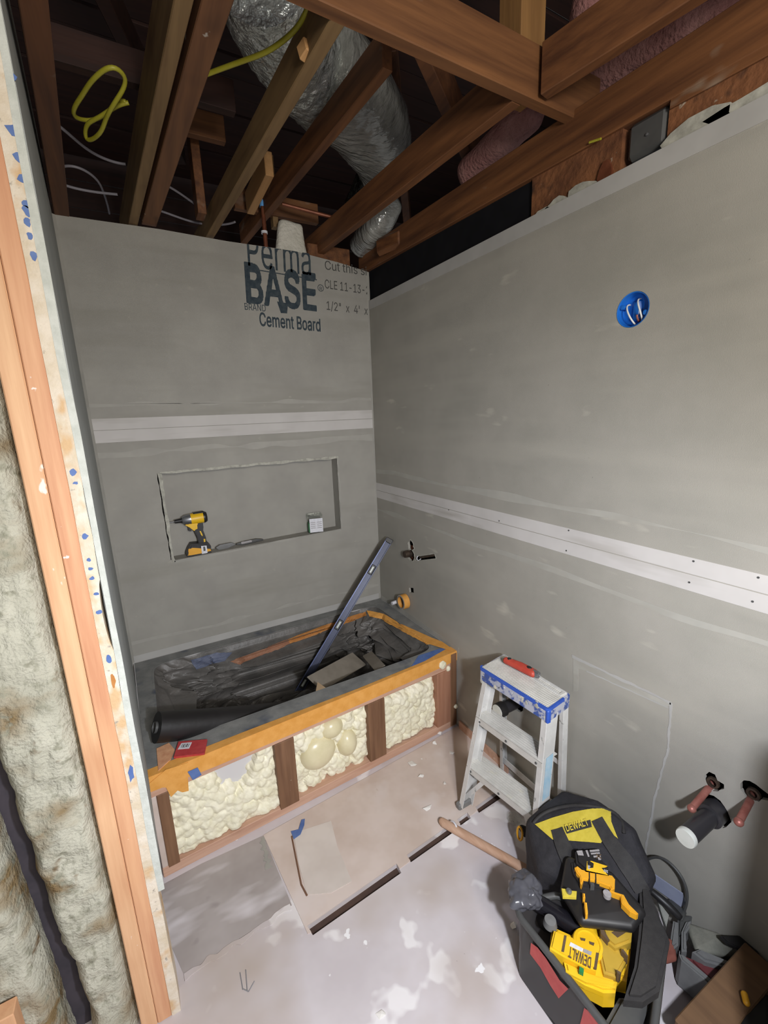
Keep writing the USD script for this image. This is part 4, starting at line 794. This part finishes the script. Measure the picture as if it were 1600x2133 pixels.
pan = drape(bag, [(1115, 1718), (1150, 1705), (1195, 1692), (1235, 1685), (1272, 1686), (1274, 1712), (1288, 1748), (1270, 1734), (1252, 1757), (1188, 1752), (1152, 1750)], .001, .003)
T.add('front_panel', pan, yel_fab, True)
for pl in ([(1150, 1732), (1174, 1725), (1186, 1752), (1210, 1800), (1180, 1820), (1160, 1770)], [(1234, 1713), (1256, 1703), (1280, 1742), (1318, 1790), (1350, 1850), (1322, 1862), (1285, 1800), (1256, 1756)]): T.add('web_strap', drape(bag, pl, .004, .004), nylon_b, True)
T.add('panel_lettering_patch', drape(bag, [(1177, 1724), (1231, 1709), (1234, 1724), (1182, 1738)], .004, .002), nylon_b)
tp, tn = cast(bag, [(1182, 1735), (1229, 1721), (1204, 1722)])
def flat_text(s, a, b, n, h, depth=.0008, bold=True):
    m = meshkit.text_mesh(s, h, depth=depth, bold=bold); L = np.linalg.norm(b - a); e = (b - a) / L; n = unit(n - e * (n @ e)); up = np.cross(n, e); x = m.vertices
    m = trimesh.Trimesh(a + x[:, :1] * e * L / x[:, 0].max() + x[:, 1:2] * up + x[:, 2:] * n, m.faces, process=False); trimesh.repair.fix_normals(m); return m
T.add('panel_lettering', flat_text('DEWALT', tp[0] + tn[2] * .009, tp[1] + tn[2] * .009, tn[2], .020), yel_fab)
pp = [p + n_ * .002 for p, n_ in zip(*cast(bag, [(1112, 1716), (1130, 1698), (1165, 1684), (1230, 1680), (1275, 1692), (1300, 1736)])) if np.isfinite(p).all()]
if len(pp) > 3: T.add('top_piping', tube(spline(pp, 30), .006, 8), nylon_b, True)
lp = at(1083, 1736, 'z', .12); T.add('pull_loop', tube([lp + V(0.002 * math.cos(a), -.011 * math.cos(a), .030 * math.sin(a)) @ np.eye(3) for a in np.linspace(0, 2 * np.pi, 28, endpoint=False)], .0042, 8, True), yel_or, True)
T.add('pull_tab', rhull([lp + V(.02, .008, .004), lp + V(.05, -.03, .0), lp + V(.03, .0, -.02)], .012, 1), nylon_b, 40)
T.done()

# ---- open tote with see-through side and red trim
TZ = .235
ta, tb, tcn, td = V(-.548, -1.785, 0), V(-.552, -2.42, 0), at(1350, 2240, 'z', TZ) * V(1, 1, 0), at(1388, 1930, 'z', TZ) * V(1, 1, 0)
te = V(-.41, -1.835, 0)
T = Thing('tool_tote', 'open jobsite tote with smoky side, dark rim and red trim holding the yellow tool', 'tote')
foot = Polygon([p[:2] for p in (ta, tb, tcn, td, te)]).buffer(.03).buffer(-.03)
rimP = Polygon(foot.exterior).buffer(-.03).buffer(.03); rc = np.array(rimP.exterior.coords)[:-1]
def ringpts(poly, n=90):
    L = poly.exterior.length; return np.array([poly.exterior.interpolate(L * i / n).coords[0] for i in range(n)])
rt = ringpts(rimP); rb = ringpts(rimP); cen = rt.mean(0); rb = cen + (rb - cen) * .965
W_ = np.stack([np.c_[rt + (rb - rt) * k, np.full(len(rt), TZ * (1 - k) + .003)] + 0 for k in np.linspace(0, 1, 8)], 0)
W_ = np.concatenate([W_, W_[:, :1]], 1); q = W_ * V(9, 9, 9); bulge = .012 * (fbm(q, 3) - .5); ctr = np.append(cen, 0)
dirs = W_ - ctr; dirs[..., 2] = 0; W_ = W_ + dirs / np.linalg.norm(dirs, axis=-1, keepdims=True) * bulge[..., None]
side = grid(W_); trimesh.repair.fix_normals(side); T.add('side_panel', side, smoke, True)
T.add('base', prism(Polygon(rb), (0, 0, .001), X, Y, Z, .006), blk)
T.add('rim', tube(np.c_[rt, np.full(len(rt), TZ)], .010, 8, True), grey_dk, True)
for pl in ([(1108, 1962), (1122, 1972), (1140, 1995), (1168, 2040), (1186, 2058), (1166, 2078), (1148, 2050), (1128, 2014), (1106, 1985)], [(1222, 2088), (1238, 2098), (1264, 2132), (1268, 2150), (1205, 2150), (1212, 2126)], [(1068, 1900), (1088, 1915), (1086, 1924), (1072, 1914)]):
    T.add('red_trim', drape(side, pl, .001, .003, 7), red_fab, True)
T.add('inner_divider', box((-.53, -2.36, .03), (-.33, -2.34, .19), .004), grey_dk)
T.done()
def slab(px, z, t, c=.004):
    """solid seen from above: outline where its top face lies at height z, t deep, edges softened"""
    P = Polygon([at(*p, 'z', z)[:2] for p in px]).buffer(0); ins = P.buffer(-c)
    return cat(prism(P, (0, 0, z - t), X, Y, Z, t - c), prism(ins, (0, 0, z - t), X, Y, Z, t))
S = lambda ox, oy, k: (lambda *ps: [(ox + x * k, oy + y * k) for x, y in ps])
s2 = S(1000, 1850, .21875)
single('film_bundle', (lambda m: trimesh.Trimesh(m.vertices + (m.vertices - m.vertices.mean(0)) * (1.3 * (fbm(m.vertices * 22, 3)[:, None] - .5)), m.faces, process=False))(ellipsoid(at(1096, 1862, 'z', .245), (.055, .055, .034), 4)), M('film_grey', (70, 70, 76), (92, 92, 98), scale=9, rough=.25), 'glossy dark film bundle at the back left corner of the tote', 'film', smooth=True)
T = Thing('black_tube', 'glossy black tube lying across the tote beside the yellow tool', 'tube'); T.add('tube', tube([at(1108, 1872, 'z', .225), at(1208, 1935, 'z', .22)], .024, 24), blk_gl, 40); T.add('knob', lathe([(0, .02), (.016, .018), (.02, 0), (.012, -.012), (0, -.012)], at(1146, 1926, 'z', .235), Z, 20), grey_pl, 30); T.done()
# ---- yellow tool with upside-down lettering
T = Thing('yellow_power_tool', 'bright yellow power tool with upside-down dark lettering lying in the tote', 'tool')
z0 = .235
T.add('lower_body', slab(s2((680, 400), (740, 372), (870, 430), (1000, 305), (1130, 350), (1260, 420), (1440, 420), (1440, 560), (1400, 870), (1310, 850), (1290, 1000), (1180, 1000), (830, 810), (800, 680), (660, 570)), z0, .05, .008), yel)
T.add('end_cover', slab(s2((800, 690), (1040, 800), (1310, 880), (1290, 985), (1180, 985), (1000, 910), (825, 800)), z0 + .010, .02, .006), yel)
T.add('cover_rib', slab(s2((815, 760), (1020, 860), (1295, 920), (1292, 945), (1010, 885), (818, 785)), z0 + .016, .02, .004), yel)
pl = T.add('label_plate', slab(s2((705, 395), (860, 450), (1130, 600), (1105, 775), (1000, 745), (790, 640), (665, 565)), z0 + .022, .04, .005), yel)
dk = M('tool_groove', (88, 70, 52), (98, 80, 60), scale=30, rough=.6)
T.add('grip_groove', slab(s2((802, 447), (826, 452), (800, 608), (774, 602)), z0 + .0228, .004, .0003), dk, parent=pl); T.add('grip_groove', slab(s2((1106, 612), (1134, 618), (1110, 770), (1084, 764)), z0 + .0228, .004, .0003), dk, parent=pl)
hub = at(*s2((1030, 530))[0], 'z', z0 + .014); T.add('round_boss', lathe([(.040, -.02), (.040, 0), (.037, .004), (.030, .005), (.029, .002), (0, .003)], hub, Z, 36), yel, 30)
T.add('boss_mark', slab(s2((955, 470), (1005, 480), (1000, 500), (962, 492)), z0 + .0195, .002, .0003), dk); T.add('boss_mark', slab(s2((1040, 505), (1090, 520), (1082, 545), (1045, 528)), z0 + .0195, .002, .0003), dk)
T.add('label', slab(s2((862, 512), (985, 575), (975, 606), (850, 545)), z0 + .0232, .002, .0002), label_w, parent=pl); T.add('label', slab(s2((988, 575), (1066, 606), (1056, 640), (982, 606)), z0 + .0232, .002, .0002), label_g, parent=pl)
la, lb = at(1233, 1996, 'z', z0 + .0225), at(1186, 1972, 'z', z0 + .0225); T.add('lettering', flat_text('DEWALT', la, lb, Z, .026), dk, parent=pl)
T.add('dark_slot', slab(s2((948, 742), (990, 765), (985, 812), (942, 790)), z0 + .0236, .01, .0005), green)
T.add('side_cover', slab(s2((1120, 440), (1200, 480), (1290, 560), (1400, 560), (1395, 690), (1310, 840), (1180, 800), (1140, 620)), z0 + .018, .03, .006), yel_dim)
T.add('hex_cover', slab(s2((1150, 335), (1225, 293), (1330, 290), (1450, 410), (1442, 500), (1290, 560), (1195, 480)), z0 + .034, .03, .006), yel_dim); T.add('cover_mark', slab(s2((1250, 420), (1340, 380), (1390, 420), (1310, 470)), z0 + .0348, .002, .0005), dk)
for q_ in ([(1140, 370), (1165, 368), (1235, 490), (1215, 500), (1150, 425)], [(1345, 590), (1362, 575), (1410, 640), (1400, 650)], [(1300, 772), (1345, 800), (1330, 822), (1305, 800)]): T.add('vent_slot', slab(s2(*q_), z0 + .0362, .03, .001), dk)
T.done()
# ---- black cordless tool with yellow accents between bag and yellow tool
s1 = S(1050, 1620, .21875)
T = Thing('black_power_tool', 'black cordless tool with orange-yellow accents between the bag and the yellow tool', 'tool')
zb = .312
T.add('tool_body', rhull([at(*p, 'z', z) for p, z in (((1190, 1800), .298), ((1270, 1830), .307), ((1330, 1900), .297), ((1310, 1925), .287), ((1215, 1915), .287), ((1180, 1860), .277))] + [at(*p, 'z', .21) for p in ((1200, 1870), (1310, 1900), (1230, 1915))], .018, 2), blk, 30)
T.add('battery_block', slab(s1((640, 800), (760, 760), (1010, 890), (1060, 960), (1030, 1060), (730, 1000), (660, 900)), zb + .015, .07, .006), blk)
T.add('accent', slab(s1((672, 850), (700, 835), (740, 868), (1030, 925), (1058, 960), (1055, 1050), (1020, 1068), (1010, 1030), (860, 975), (760, 960), (740, 1015), (728, 1000), (720, 930), (690, 895)), zb + .024, .02, .003), yel_or)
T.add('accent', slab(s1((1005, 1060), (1060, 1085), (1140, 1110), (1190, 1200), (1280, 1290), (1262, 1302), (1200, 1270), (1120, 1190), (1110, 1120), (1040, 1095), (1010, 1080)), zb + .022, .02, .002), yel_or)
T.add('accent', slab(s1((765, 1180), (790, 1185), (800, 1290), (778, 1300)), zb + .022, .02, .002), yel_or); T.add('accent', slab(s1((750, 1095), (772, 1098), (775, 1140), (752, 1145)), zb + .022, .02, .002), yel_or)
for x in (812, 873): T.add('accent_slot', slab(s1((x - 6, 890), (x + 6, 893), (x + 8, 985), (x - 4, 982)), zb + .0248, .02, .0005), blk)
T.add('trigger', slab(s1((820, 990), (860, 1000), (862, 1028), (824, 1025)), zb + .02, .02, .002), grey_dk)
T.add('round_label', lathe([(0, .001), (.011, .001), (.011, -.01)], at(*s1((983, 1103))[0], 'z', zb + .018), Z, 20), label_g)
T.add('badge', slab(s1((548, 1048), (600, 1055), (640, 1070), (693, 1075), (690, 1135), (560, 1128)), zb + .012, .01, .002), yel_fab); T.add('badge_bolt', lathe([(.008, 0), (.008, .006), (0, .009)], at(*s1((618, 1090))[0], 'z', zb + .012), Z, 12), steel, 30)
T.done()
T = Thing('battery_pack', 'battery with a yellow rating sticker and grey print on top of the black tool', 'battery')
T.add('pack', slab(s1((680, 690), (880, 665), (920, 760), (990, 830), (1000, 920), (780, 880), (690, 800)), zb + .030, .06, .006), blk)
T.add('sticker', slab(s1((790, 795), (830, 790), (985, 840), (940, 870), (990, 925), (935, 910), (785, 878)), zb + .0308, .002, .0005), yel)
for q_ in ([(792, 800), (812, 788), (855, 815), (850, 855), (800, 860)], [(930, 858), (995, 852), (990, 890), (965, 895)]): T.add('sticker_oval', slab(s1(*q_), zb + .0316, .002, .0005), blk)
T.add('sticker_cross', cat(*[prism([at(*p, 'z', .3)[:2] for p in s1(*q_)], (0, 0, zb + .0308), X, Y, Z, .0008) for q_ in ([(865, 835), (873, 828), (920, 872), (912, 878)], [(910, 832), (918, 838), (872, 876), (865, 870)])]), dk, kind='stuff')
ta_, tb_ = at(*s1((992, 888))[0], 'z', zb + .0318), at(*s1((948, 870))[0], 'z', zb + .0318)
T.add('sticker_text', flat_text('20V', ta_, tb_, Z, .008), label_w); T.add('sticker_text', flat_text('XR', at(*s1((822, 840))[0], 'z', zb + .0318), at(*s1((800, 832))[0], 'z', zb + .0318), Z, .012), label_w)
for q_ in ([(690, 695), (745, 690), (760, 740), (705, 735)], [(775, 690), (795, 688), (815, 750), (800, 752)], [(815, 688), (905, 680), (910, 698), (820, 705)], [(825, 715), (910, 708), (915, 722), (830, 730)], [(850, 742), (920, 735), (925, 780), (900, 782), (890, 755), (855, 758)]):
    T.add('grey_print', slab(s1(*q_), zb + .0310, .001, .0002), label_g)
T.done()
single('broad_strap', slab([(1332, 1845), (1352, 1848), (1372, 1900), (1396, 1958), (1374, 2060), (1340, 2082), (1300, 2078), (1322, 2010), (1330, 1950), (1335, 1900)], .300, .03, .008), nylon_b, 'broad black webbing band running down the right side of the tote', 'strap')
single('black_case', slab([(1290, 2072), (1345, 2075), (1378, 2062), (1365, 2100), (1345, 2160), (1240, 2160)], .20, .17, .012), grey_dk, 'dark grey case corner below the yellow tool at the bottom edge', 'case')
single('yellow_flap', slab([(1370, 1992), (1385, 2014), (1380, 2032), (1363, 2046), (1366, 2020)], .19, .02, .003), yel_fab, 'small yellow flap sticking out right of the broad strap', 'flap')

# ---- clutter between the tote and the right wall
s3 = S(1300, 1800, .1875)
T = Thing('pliers', 'black handle of a tool leaning between the bag and the right wall', 'pliers')
T.add('handle', tube(spline([at(1352, 1852, 'z', .16), at(1385, 1880, 'z', .15), at(1418, 1912, 'z', .13)], 14), [.009 + .004 * math.sin(i / 13 * 3.1) for i in range(14)], 12), blk, True); T.add('jaw', rhull([at(1418, 1912, 'z', .13), at(1424, 1900, 'z', .12), at(1398, 1880, 'z', .11)], .008, 1), grey_dk, 40); T.done()
cable('extension_cord', [at(*p, 'x', -.03) for p in ((1342, 1796), (1362, 1786), (1392, 1795), (1418, 1824), (1431, 1858), (1428, 1890), (1420, 1940))], .0042, grey_dk, 'dark cord looping up the foot of the right wall beside the bag')
single('lit_wall_strip', prism([at(*p, 'x', -.012)[1:] for p in ((1340, 1806), (1422, 1862), (1428, 1882), (1420, 1890), (1352, 1842))], (-.012, 0, 0), Y, Z, X, .004), M('lit_wall_colour', (150, 156, 178), (160, 166, 186), scale=14, rough=.5), 'pale blue-grey strip painted as lit wall between the shadows beside the bag', 'strip')  # pale colour stands in for the lit wall foot between shadows
single('pale_flap', slab(s3((372, 392), (500, 560), (470, 690), (430, 580)), .13, .02, .002), M('pale_grey', (150, 150, 142), (164, 164, 156), scale=20, rough=.7), 'small pale grey triangle beside the black handle', 'flap')
T = Thing('grey_tool', 'grey upright tool with two prongs beside the tote', 'tool')
for q_ in ([(548, 618), (605, 640), (605, 890), (560, 930), (510, 880)], [(690, 630), (745, 620), (740, 690), (690, 760), (700, 960), (640, 960), (640, 740)]): T.add('prong', slab(s3(*q_), .115, .05, .005), grey_pl)
T.add('body', slab(s3((600, 560), (760, 560), (750, 640), (640, 820), (600, 960), (590, 760)), .10, .05, .006), grey_dk); T.done()
single('rust_pouch', rhull([at(*p, 'z', z) for p, z in (((1382, 1972), .10), ((1396, 1966), .10), ((1400, 1992), .10), ((1385, 1996), .10), ((1390, 1985), .03))], .012, 2), M('rust_fabric', (126, 70, 58), (142, 84, 70), scale=30, rough=.8), 'small rust-coloured pouch right of the broad strap', 'pouch', smooth=40)
T = Thing('red_toolbox', 'dark maroon tool box with grey lid lying by the wall at lower right', 'toolbox')
T.add('box_body', slab(s3((670, 1000), (900, 1090), (1300, 1160), (1230, 1300), (1150, 1420), (1000, 1330), (840, 1180)), .105, .10, .008), red_dk); T.add('lid', slab(s3((760, 960), (840, 930), (1160, 1060), (1300, 1150), (1160, 1140), (900, 1070)), .125, .10, .006), grey_pl)
T.add('edge_strip', slab(s3((610, 990), (660, 1000), (1120, 1390), (1090, 1440), (640, 1060)), .112, .10, .004), grey_pl); T.done()
single('grey_bag', rhull([at(*p, 'z', z) for p, z in (((1440, 1935), .10), ((1500, 1955), .11), ((1530, 1985), .10), ((1455, 1975), .10), ((1440, 1960), .03), ((1530, 2000), .03))], .012, 2), M('grey_green_cloth', (112, 112, 102), (132, 130, 118), scale=20, rough=.9, bump=(.6, 60, .004)), 'crumpled grey-green cloth lying behind the maroon tool box', 'cloth', smooth=50)
single('wood_board', beam(at(1440, 2170, 'z', .135), at(1588, 2000, 'z', .165), .085, .024, .003, up=(0, 0, 1)), wood('scrap_board', (104, 76, 52), (128, 96, 66), 'y', ring=30), 'brown board lying aslant in the lower right corner', 'board')
single('pry_bar', slab(s3((1070, 792), (1400, 780), (1560, 890), (1450, 1060), (1350, 960), (1150, 870)), .17, .012, .003), blk, 'dark triangular blade standing out above the board at the right edge', 'blade')
single('dark_case', slab(s3((1420, 1390), (1640, 1340), (1640, 1900), (1150, 1900), (1340, 1570)), .16, .13, .01), blk, 'black case in the extreme lower right corner', 'case')
single('yellow_ball', rhull([at(1551, 2072, 'z', .185), at(1555, 2088, 'z', .185)], .008, 2), yel_or, 'small yellow plastic ball on the board in the lower right corner', 'ball', smooth=40)

# ================================================================ LOOSE THINGS ON THE FLOOR
T = Thing('wooden_stick', 'rounded wooden stick with a white splash lying from the plywood to the tool bag', 'stick')
a, b = at(925, 1716, 'z', .02), at(1112, 1822, 'z', .022)
T.add('shaft', rhull([a, b, a + V(.0, .012, 0), b + V(0, .010, 0), a + V(.012, -.012, 0), b + V(.010, -.010, 0)], .015, 2), w_stick, 40); T.add('splash', tube([a + (b - a) * .095 + V(.010 + .004 * math.cos(t), .022 * math.sin(t), .019 * math.cos(t) ) for t in np.linspace(-1.5, 1.5, 12)], .004, 6), label_w, True); T.done()
single('tape_scrap', prism([at(*p, 'z', .007)[:2] for p in ((606, 1732), (622, 1728), (628, 1708), (635, 1706), (634, 1718), (626, 1738), (612, 1748))], (0, 0, .0062), X, Y, Z, .0025), bl_tape, 'torn scrap of blue tape on the plywood beside the hardboard patch', 'tape')
single('film_scrap', (lambda m: trimesh.Trimesh(m.vertices + (m.vertices - m.vertices.mean(0)) * (.9 * (fbm(m.vertices * 40, 3)[:, None] - .5)), m.faces, process=False))(ellipsoid(at(1072, 1704, 'z', .02), (.03, .03, .016), 3)), clear, 'crumpled clear film scrap on the floor at the ladder foot', 'film', smooth=False)
rc_ = random.Random(5)
for px, py, lab in ((878, 1618, 'largest white plaster crumb alone on the middle of the plywood'), (926, 1634, 'white plaster crumb on the plywood left of the ladder foot'), (893, 1684, 'tiny white crumb on the plywood above the wooden stick'), (1066, 1926, 'pale crumb on the floor left of the tote'), (795, 2108, 'white plaster crumb near the bottom edge of the floor'), (940, 1570, 'small white crumb in the ladder shadow by the corner post'), (858, 1594, 'white crumb on the plywood below the right foam bay'), (917, 1528, 'white crumb at the foot of the tub corner post'), (902, 1548, 'white crumb between bottom plate and brown paper')):
    r = rc_.uniform(.005, .009); c = at(px, py, 'z', .004)
    m = trimesh.convex.convex_hull(np.array([[rc_.gauss(0, r), rc_.gauss(0, r), abs(rc_.gauss(0, r * .6))] for _ in range(14)])); m.vertices = m.vertices + np.array([c[0], c[1], .0045 if py < 1700 else .0005]) - [0, 0, m.bounds[0][2]]
    single('plaster_crumb', m, debris_m, lab, 'crumb')
single('base_strip', prism([(-.875, 0), (-1.24, 0), (-1.24, .045), (-.875, .05)], (-.010, 0, 0), Y, Z, X, .009), w_frame, 'low pinkish wood strip at the foot of the right wall between tub and ladder', 'strip')
